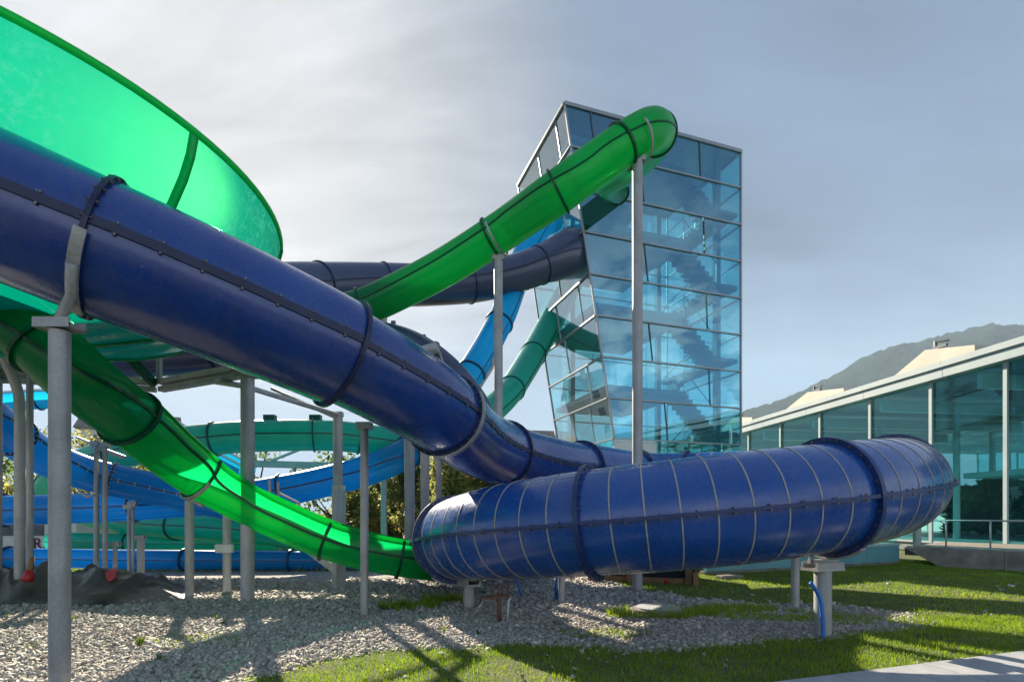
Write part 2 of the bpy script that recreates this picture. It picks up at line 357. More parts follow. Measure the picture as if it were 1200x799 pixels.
def galv(name='galvanised_steel', tint=(1, 1, 1)):
    m, n, l = mat_new(name); p = N(n, 'ShaderNodeBsdfPrincipled'); v = coords(n, l)
    vo = N(n, 'ShaderNodeTexVoronoi'); l.new(v, vo.inputs['Vector']); vo.inputs['Scale'].default_value = 55
    bw = N(n, 'ShaderNodeRGBToBW'); l.new(vo.outputs['Color'], bw.inputs[0])
    f = noise(n, l, v, 2.5, 6); ad = N(n, 'ShaderNodeMath', operation='MULTIPLY_ADD'); l.new(f, ad.inputs[0]); ad.inputs[1].default_value = .9; l.new(maprange(n, l, bw.outputs[0], 0, 1, -.12, .22), ad.inputs[2])
    vz = coords(n, l, (9., 9., .7)); sk_ = noise(n, l, vz, 1.5, 6, .65); ad2 = N(n, 'ShaderNodeMath', operation='MULTIPLY_ADD'); l.new(sk_, ad2.inputs[0]); ad2.inputs[1].default_value = .7; l.new(ad.outputs[0], ad2.inputs[2]); ad3 = N(n, 'ShaderNodeMath', operation='SUBTRACT'); l.new(ad2.outputs[0], ad3.inputs[0]); ad3.inputs[1].default_value = .35
    c = ramp(n, l, ad3.outputs[0], [(.2, tuple(.30*t for t in tint)), (.8, tuple(.50*t for t in tint))]); l.new(c, p.inputs['Base Color'])
    p.inputs['Metallic'].default_value = .35; l.new(maprange(n, l, bw.outputs[0], 0, 1, .46, .66), p.inputs['Roughness'])
    l.new(bump(n, l, noise(n, l, v, 60, 4), .12, .004), p.inputs['Normal'])
    return finish(m, n, l, p.outputs[0])

M = {}
M['navy'] = fibreglass('navy_fibreglass', (.008, .042, .235), (.014, .062, .31), .21)
M['blue'] = fibreglass('navy_fibreglass_lit', (.006, .064, .295), (.011, .090, .385), .22)  # same shell as the navy chute; the loop's stronger light is put into the colour
M['navy_dark'] = fibreglass('dark_navy_fibreglass', (.030, .042, .105), (.042, .060, .145), .34, speck=False)
M['navy_flange'] = pbr('navy_flange_paint', (.008, .014, .055), (.016, .026, .09), rough=.42, scale=6)
M['navy_flange_lit'] = pbr('navy_flange_paint_lit', (.010, .028, .12), (.02, .045, .17), rough=.4, scale=6)  # loop's copy of the navy flange, its stronger light painted in
M['rib'] = pbr('rib_laminate', (.40, .35, .29), (.52, .46, .39), rough=.55, scale=8)
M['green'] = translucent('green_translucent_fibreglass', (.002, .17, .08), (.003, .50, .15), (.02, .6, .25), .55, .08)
M['green_lit'] = translucent('green_fibreglass_lit', (.002, .20, .08), (.004, .82, .20), (.03, .7, .25), .62, .12)  # brighter copy of the green: light coming through the flume is put into the colour
M['green_bowl'] = translucent('green_bowl_fibreglass', (.0, .15, .095), (.0003, .27, .175), (.22, 1., .60), .66, .04, blotch=.26, fwd=.007, fcol=(.10, .85, .22), rough=.12, gloss=.3)
M['green_dark'] = translucent('dark_green_flange', (.002, .09, .045), (.002, .22, .08), (.02, .3, .1), .35, .0)
M['teal'] = translucent('teal_fibreglass', (.012, .36, .29), (.02, .6, .5), (.05, .5, .4), .28, .02, rough=.28)
M['teal_dark'] = pbr('teal_flange', (.003, .08, .07), (.006, .11, .09), rough=.4)
M['cyan'] = translucent('light_blue_fibreglass', (.004, .20, .42), (.006, .50, .80), (.05, .55, .9), .5, .05, rough=.26)
M['azure'] = translucent('azure_fibreglass', (.006, .24, .58), (.01, .50, .95), (.03, .3, .8), .38, .04, rough=.26)
M['cyan_dark'] = pbr('dark_blue_flange', (.006, .03, .09), (.01, .045, .12), rough=.45)
M['steel'] = galv()
M['steel_pale'] = galv('pale_galvanised_steel', (1.25, 1.23, 1.2))
M['bolt'] = pbr('bolt_zinc', (.12, .115, .12), (.22, .205, .19), rough=.35, metal=.7, scale=40)
M['alu'] = pbr('grey_aluminium', (.30, .33, .36), (.36, .39, .42), rough=.38, metal=.4, scale=2)
M['alu_dark'] = pbr('dark_frame', (.06, .075, .09), (.085, .10, .115), rough=.4, metal=.3)
M['white_frame'] = pbr('white_powder_coat', (.66, .68, .68), (.74, .75, .75), rough=.4, scale=1.5)
M['fascia'] = pbr('pale_fascia_panel', (.36, .45, .48), (.43, .51, .54), rough=.42, scale=.8)
M['teal_panel'] = pbr('teal_wall_panel', (.13, .33, .38), (.17, .39, .44), rough=.42, scale=.9)
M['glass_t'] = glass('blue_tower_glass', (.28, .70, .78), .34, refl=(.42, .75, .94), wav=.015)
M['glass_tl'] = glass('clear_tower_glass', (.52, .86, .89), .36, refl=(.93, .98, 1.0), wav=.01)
M['glass_h'] = glass('teal_hall_glass', (.40, .92, .95), .12, refl=(.50, .92, .97), body=(.0, .30, .30), w_body=.0, wav=.05)
M['slab'] = pbr('blue_grey_slab', (.20, .25, .31), (.26, .31, .37), rough=.7, scale=1.2)
M['stairs'] = pbr('stair_concrete', (.24, .28, .33), (.30, .34, .39), rough=.7, scale=2)
M['hall_in'] = pbr('hall_interior', (.55, .60, .60), (.65, .70, .70), rough=.7)
M['hall_floor'] = pbr('hall_floor', (.22, .26, .26), (.3, .33, .33), rough=.4)
M['concrete'] = pbr('weathered_concrete', (.19, .165, .135), (.34, .31, .27), rough=.85, scale=2.5, bmp=.3, bscale=40)
M['paving'] = pbr('paving_concrete', (.34, .35, .37), (.46, .46, .47), rough=.85, scale=3.5, bmp=.35, bscale=120, bdist=.004)
M['tarp'] = pbr('olive_black_tarpaulin', (.042, .040, .032), (.088, .083, .066), rough=.34, r1=.48, scale=2.5, bmp=.5, bscale=14, bdist=.02)
M['red'] = pbr('red_plastic', (.38, .012, .016), (.5, .02, .02), rough=.45)
M['wood'] = pbr('brown_timber', (.20, .11, .05), (.33, .19, .09), rough=.75, scale=6, stretch=(1, 1, .12), bmp=.3)
M['dark'] = pbr('void_shade', (.012, .014, .018), (.02, .022, .027), rough=.8)  # near-black colour painted as the shade inside the timber box
M['rust'] = pbr('rusty_pipe', (.13, .055, .03), (.22, .11, .07), rough=.8, scale=20, bmp=.4, bscale=60)
M['white_plastic'] = pbr('white_plastic', (.66, .66, .63), (.74, .74, .72), rough=.45)
M['hose'] = pbr('blue_hose', (.01, .13, .48), (.02, .17, .58), rough=.4)
M['skylight'] = pbr('cream_skylight_cladding', (.56, .48, .39), (.66, .57, .47), rough=.6, scale=1)
M['wall_white'] = pbr('white_render', (.66, .66, .64), (.74, .74, .72), rough=.85)
M['roof_tile'] = pbr('grey_roof_tile', (.16, .14, .13), (.24, .21, .19), rough=.8, scale=6)
M['maroon'] = pbr('maroon_lettering', (.12, .02, .03), rough=.6)
M['winglass'] = pbr('far_window_glass', (.06, .08, .10), (.1, .13, .16), rough=.1)
M['bark'] = pbr('brown_bark', (.075, .052, .035), (.16, .115, .08), rough=.9, scale=8, stretch=(1, 1, .3), bmp=.6)

# ------------------------------------------------------------------ vegetation / scatter helpers
def attr_mat(name, stops, rough=.6, trans=0., tcol=None, spec=.3):
    """colour from a per-vertex 'tone' attribute; optional leaf translucency"""
    m, n, l = mat_new(name); a = N(n, 'ShaderNodeAttribute'); a.attribute_name = 'tone'
    c = ramp(n, l, a.outputs['Fac'], stops); p = N(n, 'ShaderNodeBsdfPrincipled'); l.new(c, p.inputs['Base Color']); p.inputs['Roughness'].default_value = rough; p.inputs['Specular IOR Level'].default_value = spec
    out = p.outputs[0]
    if trans:
        t = N(n, 'ShaderNodeBsdfTranslucent'); hs = N(n, 'ShaderNodeHueSaturation'); l.new(c, hs.inputs['Color']); hs.inputs['Value'].default_value = 2.5; hs.inputs['Saturation'].default_value = 1.1
        l.new(hs.outputs[0], t.inputs['Color']); mx = N(n, 'ShaderNodeMixShader'); mx.inputs[0].default_value = trans; l.new(out, mx.inputs[1]); l.new(t.outputs[0], mx.inputs[2]); out = mx.outputs[0]
    return finish(m, n, l, out)
M['grass'] = attr_mat('lawn_grass', [(0, (.085, .14, .016)), (.55, (.19, .28, .028)), (.85, (.31, .35, .05)), (1, (.42, .37, .13))], .55, .42)
M['stone'] = attr_mat('gravel_stone', [(0, (.15, .135, .12)), (.3, (.34, .31, .28)), (.7, (.50, .465, .42)), (1, (.70, .66, .60))], .8)
M['leaf_green'] = attr_mat('green_leaf', [(0, (.035, .06, .018)), (.6, (.09, .13, .035)), (1, (.18, .19, .06))], .5, .5)
M['leaf_olive'] = attr_mat('olive_leaf', [(0, (.08, .10, .036)), (.6, (.20, .20, .07)), (1, (.38, .31, .14))], .55, .5)
M['litter'] = attr_mat('dry_leaf', [(0, (.07, .045, .025)), (1, (.26, .18, .10))], .8)
M['weed'] = attr_mat('weed_leaf', [(0, (.05, .09, .02)), (1, (.16, .20, .05))], .5, .4)

def fast_mesh(name, V, F, mat, parent=None, tone=None, smooth=False):
    """V (n,3), F (m,k) arrays"""
    me = bpy.data.meshes.new(name); V = np.asarray(V, np.float32); F = np.asarray(F, np.int32); k = F.shape[1]
    me.vertices.add(len(V)); me.vertices.foreach_set('co', V.ravel())
    me.loops.add(F.size); me.loops.foreach_set('vertex_index', F.ravel())
    me.polygons.add(len(F)); me.polygons.foreach_set('loop_start', np.arange(0, F.size, k, dtype=np.int32))
    if smooth: me.polygons.foreach_set('use_smooth', np.ones(len(F), bool))
    if tone is not None:
        a = me.attributes.new('tone', 'FLOAT', 'POINT'); a.data.foreach_set('value', np.asarray(tone, np.float32))
    me.update(calc_edges=True); me.materials.append(mat)
    return link(name, me, parent)
def inside(poly, x, y):
    c = np.zeros(len(x), bool); n = len(poly); j = n-1
    for i in range(n):
        xi, yi = poly[i][0], poly[i][1]; xj, yj = poly[j][0], poly[j][1]
        with np.errstate(divide='ignore', invalid='ignore'):
            hit = ((yi > y) != (yj > y)) & (x < (xj-xi)*(y-yi)/(yj-yi)+xi)
        c ^= hit; j = i
    return c
def vnoise(x, y, seed=0):                       # cheap smooth value noise
    r = np.random.default_rng(seed); T = r.random((64, 64)); xi = np.floor(x).astype(int); yi = np.floor(y).astype(int); fx = x-xi; fy = y-yi
    fx = fx*fx*(3-2*fx); fy = fy*fy*(3-2*fy); g = lambda a, b: T[a % 64, b % 64]
    return (g(xi, yi)*(1-fx)+g(xi+1, yi)*fx)*(1-fy)+(g(xi, yi+1)*(1-fx)+g(xi+1, yi+1)*fx)*fy
def blades(x, y, z, h, w, lean=.5, dry=None):
    n = len(x); az = rng.random(n)*2*np.pi; d = np.stack([np.cos(az), np.sin(az)], 1); s = np.stack([-d[:, 1], d[:, 0]], 1)
    ln = (rng.random(n)*lean)[:, None]*h[:, None]
    b = np.stack([x, y], 1); V = np.zeros((n, 5, 3), np.float32)
    V[:, 0, :2] = b-s*w[:, None]; V[:, 1, :2] = b+s*w[:, None]; V[:, :2, 2] = z[:, None]
    m = b+d*ln*.35; V[:, 2, :2] = m+s*w[:, None]*.7; V[:, 3, :2] = m-s*w[:, None]*.7; V[:, 2:4, 2] = (z+h*.6)[:, None]
    V[:, 4, :2] = b+d*ln; V[:, 4, 2] = z+h
    i = (np.arange(n)*5)[:, None]; F = np.concatenate([i+np.array([[0, 1, 2]]), i+np.array([[0, 2, 3]]), i+np.array([[3, 2, 4]])])
    t = np.clip(rng.normal(.5, .2, n) if dry is None else dry+rng.normal(0, .14, n), 0, 1)
    return V.reshape(-1, 3), F, np.repeat(t, 5)
def leaf_cloud(cl, n_per, size, flat=.75):
    """leaf quads spread through clumps: cl = list of (centre, radius)"""
    Vs = []; T = []
    for c, r in cl:
        k = max(6, int(n_per*r*r)); p = rng.normal(0, 1, (k, 3)); p /= np.linalg.norm(p, axis=1)[:, None]; p *= (rng.random(k)**.45)[:, None]*r; p[:, 2] *= flat; p += np.array(c)
        a = rng.normal(0, 1, (k, 3)); a /= np.linalg.norm(a, axis=1)[:, None]; b = rng.normal(0, 1, (k, 3)); b -= a*(a*b).sum(1)[:, None]; b /= np.linalg.norm(b, axis=1)[:, None]
        s = size*(.6+.8*rng.random(k))[:, None]
        Vs.append(np.stack([p-a*s, p+b*s*.42, p+a*s, p-b*s*.42], 1)); T.append(np.clip(rng.normal(.45+.2*rng.normal(), .16, k), 0, 1))
    V = np.concatenate(Vs); T = np.concatenate(T); n = len(V)
    return V.reshape(-1, 3), np.arange(n*4).reshape(n, 4), np.repeat(T, 4)

# ------------------------------------------------------------------ the ground
def sheet(name, poly, z, mat, label=None):
    o = mesh(name, [(p[0], p[1], z) for p in poly], [tuple(range(len(poly)))], mat); o['kind'] = 'structure'; return o
def ground_mat(name, stops, sc, det=8, bm=.6, bs=30, rough=.95):
    m, n, l = mat_new(name); p = N(n, 'ShaderNodeBsdfPrincipled'); v = coords(n, l); f = noise(n, l, v, sc, det, .65)
    l.new(ramp(n, l, f, stops), p.inputs['Base Color']); p.inputs['Roughness'].default_value = rough
    l.new(bump(n, l, noise(n, l, v, bs, 5), bm, .03), p.inputs['Normal']); return finish(m, n, l, p.outputs[0])
M['soil'] = ground_mat('meadow_soil', [(.35, (.07, .075, .03)), (.65, (.17, .15, .09))], .8)
M['turf'] = ground_mat('turf_base', [(.35, (.07, .09, .025)), (.65, (.14, .15, .055))], 3)
def gravel_mat():
    m, n, l = mat_new('gravel_base'); p = N(n, 'ShaderNodeBsdfPrincipled'); v = coords(n, l)
    vo = N(n, 'ShaderNodeTexVoronoi'); l.new(v, vo.inputs['Vector']); vo.inputs['Scale'].default_value = 22; bw = N(n, 'ShaderNodeRGBToBW'); l.new(vo.outputs['Color'], bw.inputs[0])
    l.new(ramp(n, l, bw.outputs[0], [(.1, (.22, .21, .20)), (.5, (.40, .38, .355)), (.9, (.6, .575, .54))]), p.inputs['Base Color']); p.inputs['Roughness'].default_value = .9
    iv = N(n, 'ShaderNodeMath', operation='SUBTRACT'); iv.inputs[0].default_value = 1; l.new(vo.outputs['Distance'], iv.inputs[1])
    l.new(bump(n, l, iv.outputs[0], .9, .03), p.inputs['Normal']); return finish(m, n, l, p.outputs[0])
M['gravel'] = gravel_mat()
sheet('ground', [(-2400, -200), (4000, -200), (4000, 2500), (-2400, 2500)], 0, M['soil'])
edge_px = [(290, 799), (360, 779), (430, 766), (520, 760), (600, 757), (690, 759), (780, 761), (850, 757), (920, 751), (1000, 743), (1050, 739), (1082, 733), (1088, 725), (1060, 718), (1010, 713), (950, 710), (880, 707), (820, 702), (770, 695), (720, 686)]
edge = [G(*p) for p in edge_px]
edge = [Vector((-4.6, 3.2, 0)), Vector((-3.3, 4.3, 0))]+edge+[Vector((2.2, 13.2, 0)), Vector((1.5, 16, 0))]
_, er, _ = catmull(edge, .08)
er = er+np.stack([np.array([(vnoise(np.array([p[0]*2.1]), np.array([p[1]*2.1]), 5)[0]-.5)*.28+(vnoise(np.array([p[0]*7]), np.array([p[1]*7]), 6)[0]-.5)*.12 for p in er])]*2+[np.zeros(len(er))], 1)
lawn_poly = [tuple(p[:2]) for p in er]+[(1.5, 22), (40, 30), (40, 1.5), (-4.6, 1.5)]
sheet('gravel_bed', [(-30, 1), (8, 1), (8, 15.2), (-30, 15.2)], .004, M['gravel'])
sheet('lawn', lawn_poly, .008, M['turf'])

p0 = G(930, 799); p1 = G(1200, 765); pd = (p1-p0).normalized(); pn = Vector((pd.y, -pd.x, 0))     # near lawn edge of the paved path
def on_path(x, y): return ((x-p0.x)*pn.x+(y-p0.y)*pn.y > .03*np.sin(x*9)) & ((x-p0.x)*pd.x+(y-p0.y)*pd.y > -1.75)
# gravel stones (angular chips), as far as they can be made out
def stones(n, ymin, ymax, size):
    y = np.sqrt(rng.random(n)*(ymax**2-ymin**2)+ymin**2); x = (rng.random(n)*2-1)*(1.02*y+.9)
    keep = (~inside(lawn_poly, x+rng.normal(0, .09, n), y+rng.normal(0, .09, n)) | (rng.random(n) < .012*(vnoise(x*1.3, y*1.3, 3) > .62))) & ~on_path(x, y); x, y = x[keep], y[keep]; n = len(x)
    cube = np.array([[-1, -1, -1], [1, -1, -1], [1, 1, -1], [-1, 1, -1], [-1, -1, 1], [1, -1, 1], [1, 1, 1], [-1, 1, 1]], float)
    V = cube[None]*(1+rng.normal(0, .28, (n, 8, 3))); s = size*np.clip(rng.lognormal(-.12, .42, (n, 1)), .35, 2.1)*np.stack([.7+.6*rng.random(n), .5+.4*rng.random(n), .28+.35*rng.random(n)], 1)
    V *= s[:, None, :]; q = rng.normal(0, 1, (n, 4)); q[:, 1:3] *= .45; q /= np.linalg.norm(q, axis=1)[:, None]; w, a, b, c = q.T
    R = np.stack([1-2*(b*b+c*c), 2*(a*b-c*w), 2*(a*c+b*w), 2*(a*b+c*w), 1-2*(a*a+c*c), 2*(b*c-a*w), 2*(a*c-b*w), 2*(b*c+a*w), 1-2*(a*a+b*b)], 1).reshape(n, 3, 3)
    V = np.einsum('nij,nkj->nki', R, V); V[:, :, 0] += x[:, None]; V[:, :, 1] += y[:, None]; V[:, :, 2] += (.004+.014*rng.random(n))[:, None]
    f = np.array([[3, 2, 1, 0], [4, 5, 6, 7], [0, 1, 5, 4], [1, 2, 6, 5], [2, 3, 7, 6], [3, 0, 4, 7]])
    F = (np.arange(n)*8)[:, None, None]+f[None]
    big = vnoise(x*.8, y*.8, 9)*.25
    return V.reshape(-1, 3), F.reshape(-1, 4), np.repeat(np.clip(rng.normal(.42, .18, n)+big, 0, 1), 8)
parts = [stones(80000, 4.2, 8.5, .0165), stones(42000, 8.5, 13.0, .025)]
off = 0; VV, FF, TT = [], [], []
for v, f, t in parts: VV.append(v); FF.append(f+off); TT.append(t); off += len(v)
gs = fast_mesh('gravel', np.concatenate(VV), np.concatenate(FF), M['stone'], tone=np.concatenate(TT))
tag(gs, 'loose pale grey gravel chips covering the ground under the slides', 'gravel', kind='stuff')

n = 2600; y = np.sqrt(rng.random(n)*(12.5**2-4.3**2)+4.3**2); x = (rng.random(n)*2-1)*(1.0*y+.8); k = (vnoise(x*.7, y*.7, 61) > .45) & ~on_path(x, y); x, y = x[k], y[k]
lv, lf, lt = leaf_cloud([((a, b, .03), .03) for a, b in zip(x, y)], 1, .022, .15); kk = np.arange(0, len(lf), 6)
litter = fast_mesh('leaf_litter', lv.reshape(-1, 4, 3)[kk].reshape(-1, 3), np.arange(len(kk)*4).reshape(-1, 4), M['litter'], tone=lt.reshape(-1, 4)[kk].ravel()); tag(litter, 'dry brown leaves and twigs scattered over gravel and lawn', 'leaf litter', kind='stuff')
# lawn grass
def lawn_blades(n, ymin, ymax, xmax, h0, w0, dens=1.):
    y = np.sqrt(rng.random(n)*(ymax**2-ymin**2)+ymin**2); x = -5+rng.random(n)*(xmax+5)
    k = inside(lawn_poly, x+rng.normal(0, .10, n), y+rng.normal(0, .10, n)) & (np.abs(x) < 1.02*y+1.0) & ~on_path(x, y); x, y = x[k], y[k]
    tuft = vnoise(x*3.2, y*3.2, 1); bare = vnoise(x*.9+4, y*.9, 2)
    thin = (bare < .26) & (rng.random(len(x)) < .55) & (y < 7); x, y, tuft, bare = [q[~thin] for q in (x, y, tuft, bare)]
    h = h0*(.45+.55*rng.random(len(x)))*(.7+.65*tuft); w = w0*(.7+.6*rng.random(len(x)))
    return blades(x, y, np.full(len(x), .006), h, w, .9, np.clip(.42+.35*(tuft-.5)+.75*np.maximum(.35-bare, 0), 0, 1))
def patch(n, cpx, rx, ry, h0, seed):
    c = G(*cpx); a = rng.random(n)*2*np.pi; r = np.sqrt(rng.random(n)); x = c.x+np.cos(a)*r*rx; y = c.y+np.sin(a)*r*ry
    k = vnoise(x*3+seed, y*3, seed) > .38; x, y = x[k], y[k]; h = h0*(.4+.9*rng.random(len(x)))
    return blades(x, y, np.full(len(x), .006), h, np.full(len(x), .005), 1.1, np.clip(rng.normal(.55, .12, len(x)), 0, 1))
gp = [lawn_blades(150000, 4.0, 8.2, 9.5, .052, .0030), lawn_blades(140000, 8.2, 18, 17, .05, .0055),
      patch(2600, (780, 722), 1.05, .32, .14, 21), patch(1100, (860, 716), .7, .25, .12, 22), patch(1300, (480, 712), .55, .35, .13, 23), patch(900, (520, 706), .4, .3, .15, 24),
      patch(900, (700, 744), .8, .3, .05, 25), patch(2400, (905, 722), 1.1, .5, .08, 26), patch(1500, (1010, 728), 1.1, .35, .07, 27), patch(600, (230, 752), .9, .4, .05, 28)]
off = 0; VV, FF, TT = [], [], []
for v, f, t in gp: VV.append(v); FF.append(f+off); TT.append(t); off += len(v)
go = fast_mesh('grass', np.concatenate(VV), np.concatenate(FF), M['grass'], tone=np.concatenate(TT))
tag(go, 'short mown green grass of the lawn and tufts in the gravel', 'grass', kind='stuff')
# rough grass strip behind the slides
n = 26000; x = -22+rng.random(n)*26; y = 14.6+rng.random(n)*5
fs = blades(x, y, np.zeros(n), .10+.22*rng.random(n)*vnoise(x, y, 8), np.full(n, .012), .8, np.clip(rng.normal(.7, .15, n), 0, 1))
tag(fast_mesh('rough_grass', fs[0], fs[1], M['grass'], tone=fs[2]), 'yellow green rough grass strip behind the gravel', 'grass', kind='stuff')

# paved path: concrete slabs along the lawn
base = [p0-pd*2.6, p0+pd*9, p0+pd*9+pn*3.1, p0-pd*2.6+pn*3.1]
path_o = sheet('path', base, .010, M['concrete'])
sl = MB().box((0, 0, 0), (1.186, .986, .03)); me0 = None
for i in range(-2, 7):
    for j in range(3):
        q = p0+pd*(i*1.2+.5+(.6 if j % 2 else 0))+pn*(j*1.0+.01)
        if me0 is None:
            o = sl.build('paving_slab', M['paving'], path_o, bevel=.006); me0 = o.data
        else: 
            o = link('paving_slab', me0, path_o); b = o.modifiers.new('bevel', 'BEVEL'); b.width = .006; b.segments = 2
        R = Matrix((( pd.x, pn.x, 0, q.x), (pd.y, pn.y, 0, q.y), (0, 0, 1, .008+random.uniform(-.003, .003)), (0, 0, 0, 1)))
        o.matrix_basis = R

# mountain ridge behind the hall, wooded
def mountain():
    nx, ny = 220, 46; V = []; T = []
    prof = [(700, 560), (780, 520), (850, 494), (900, 474), (950, 450), (1000, 426), (1050, 408), (1100, 392), (1150, 385), (1200, 383), (1300, 372), (1450, 350), (1700, 340), (2200, 380)]
    pxs = np.array([a for a, b in prof]); pys = np.array([b for a, b in prof]); Y0 = 1700.
    for j in range(ny):
        f = j/(ny-1)
        for i in range(nx):
            px = 690+(2150-690)*i/(nx-1); top = EYE+(HOR-np.interp(px, pxs, pys))/FPX*Y0
            h = top*(1-(1-f)**1.6) if f < 1 else top
            Yd = Y0-900*(1-f); x = (px-600)/FPX*Y0*(1-.0*(1-f))
            nzv = (vnoise(np.array([x*.006]), np.array([Yd*.006]), 3)[0]-.5)*130*min(f, 1)*(1-f*.8)+(vnoise(np.array([x*.05]), np.array([Yd*.03]), 4)[0]-.5)*16*min(1, f*3)
            V.append((x, Yd, max(h+nzv+(random.uniform(-6, 6) if f > .3 else 0), 0)-(2 if f == 0 else 0)))
    for j in range(12):                          # far side
        for i in range(nx):
            b = V[(ny-1)*nx+i]; V.append((b[0], b[1]+60*(j+1), b[2]*(1-(j+1)/12.)))
    F = [(j*nx+i, j*nx+i+1, (j+1)*nx+i+1, (j+1)*nx+i) for j in range(ny+11) for i in range(nx-1)]
    m, n, l = mat_new('forest_slope'); p = N(n, 'ShaderNodeBsdfPrincipled'); v = coords(n, l); f = noise(n, l, v, .035, 10, .8)
    l.new(ramp(n, l, f, [(.35, (.015, .035, .025)), (.52, (.04, .065, .045)), (.72, (.085, .10, .085))]), p.inputs['Base Color']); p.inputs['Roughness'].default_value = 1; p.inputs['Specular IOR Level'].default_value = 0
    l.new(bump(n, l, noise(n, l, v, .09, 6, .7), 1., 14), p.inputs['Normal']); finish(m, n, l, p.outputs[0])
    o = mesh('mountain', V, F, m, smooth=True); o['kind'] = 'structure'; o['label'] = 'hazy wooded mountain ridge rising behind the glass hall'
mountain()

# ------------------------------------------------------------------ glass stair tower
TD = 21.5; TS = TD/14.5; al = math.atan2(.322, .947); TU = Vector((math.cos(al), math.sin(al), 0)); TV = Vector((-math.sin(al), math.cos(al), 0))
TO = Vector((.194*TD, TD, 0)); LU, LV = 4.31*TS, 3.7*TS; Z0, Z8 = EYE+(3.67-EYE)*TS, EYE+(12.5-EYE)*TS; RH = (Z8-Z0)/8
def lean(z): return -1.5*TS*(z-Z0)/(Z8-Z0)
def TW(u, v, z): return TO+TU*u+TV*v+Vector((0, 0, z))
tower = empty('glass_tower', TO, 'tall glass stair tower leaning outward with blue tinted panes and grey transoms', 'tower')
def pane(corners, mat, parent, name='pane'): return mesh(name, corners, [(0, 1, 2, 3)], mat, parent)
zr = [Z0+RH*k for k in range(9)]
split_r = {0: [.40], 1: [.75], 2: [.34], 3: [.75], 4: [.36], 5: [.75], 6: [.38], 7: [.13, .74]}
split_l = {0: [.30, .62], 1: [.24], 2: [.55], 3: [.2, .62], 4: [.5], 5: [.25, .7], 6: [.5], 7: [.16, .52]}
def fr(a, b, w=.06, h=.06, name='mullion', mat='alu', up=(0, 0, 1)): return MB().beam(a, b, w, h, up).build(name, M[mat], tower)
for k in range(8):
    za, zb = zr[k], zr[k+1]
    us = [0]+split_r[k]+[1]
    for i in range(len(us)-1):                       # right-hand (front) face
        f = lambda t, z: lean(z)+(LU-lean(z))*t
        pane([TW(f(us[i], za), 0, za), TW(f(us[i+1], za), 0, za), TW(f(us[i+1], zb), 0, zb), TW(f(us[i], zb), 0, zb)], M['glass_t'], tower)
        if i: fr(TW(f(us[i], za), -.012, za+.04), TW(f(us[i], zb), -.012, zb-.04), .045, .05, 'mullion', 'alu_dark')
    vs_ = [0]+split_l[k]+[1]
    for i in range(len(vs_)-1):                      # left face, leaning out
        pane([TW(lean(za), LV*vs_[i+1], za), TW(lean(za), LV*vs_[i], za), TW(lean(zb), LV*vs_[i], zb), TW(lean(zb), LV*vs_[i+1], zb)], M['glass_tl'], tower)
        if i: fr(TW(lean(za)-.012, LV*vs_[i], za+.04), TW(lean(zb)-.012, LV*vs_[i], zb-.04), .05, .05, 'mullion', 'alu')
    pane([TW(LU, LV, za), TW(lean(za), LV, za), TW(lean(zb), LV, zb), TW(LU, LV, zb)], M['glass_tl'], tower)        # rear
    pane([TW(LU, 0, za), TW(LU, LV, za), TW(LU, LV, zb), TW(LU, 0, zb)], M['glass_tl'], tower)                        # far right
for k in range(9):
    z = zr[k]; w = .06 if k < 8 else .13
    fr(TW(lean(z)-.03, -.03, z), TW(LU+.03, -.03, z), .07, w, 'transom')
    fr(TW(lean(z)-.03, .016, z), TW(lean(z)-.03, LV+.03, z), .09, w, 'transom')
    fr(TW(lean(z)+.02, LV+.03, z), TW(LU-.015, LV+.03, z), .09, w, 'transom')
    fr(TW(LU+.03, .016, z), TW(LU+.03, LV+.03, z), .09, w, 'transom')
for (u0, u1, v) in ((lean(Z0), lean(Z8), 0), (lean(Z0), lean(Z8), LV), (LU, LU, 0), (LU, LU, LV)):
    fr(TW(u0, v, Z0), TW(u1, v, Z8), .075, .075, 'corner_post', 'alu', up=TV)
MB().hexa([TW(lean(Z8), 0, Z8+.05), TW(LU, 0, Z8+.05), TW(LU, LV, Z8+.05), TW(lean(Z8), LV, Z8+.05), TW(lean(Z8), 0, Z8+.13), TW(LU, 0, Z8+.13), TW(LU, LV, Z8+.13), TW(lean(Z8), LV, Z8+.13)]).build('roof', M['alu'], tower)
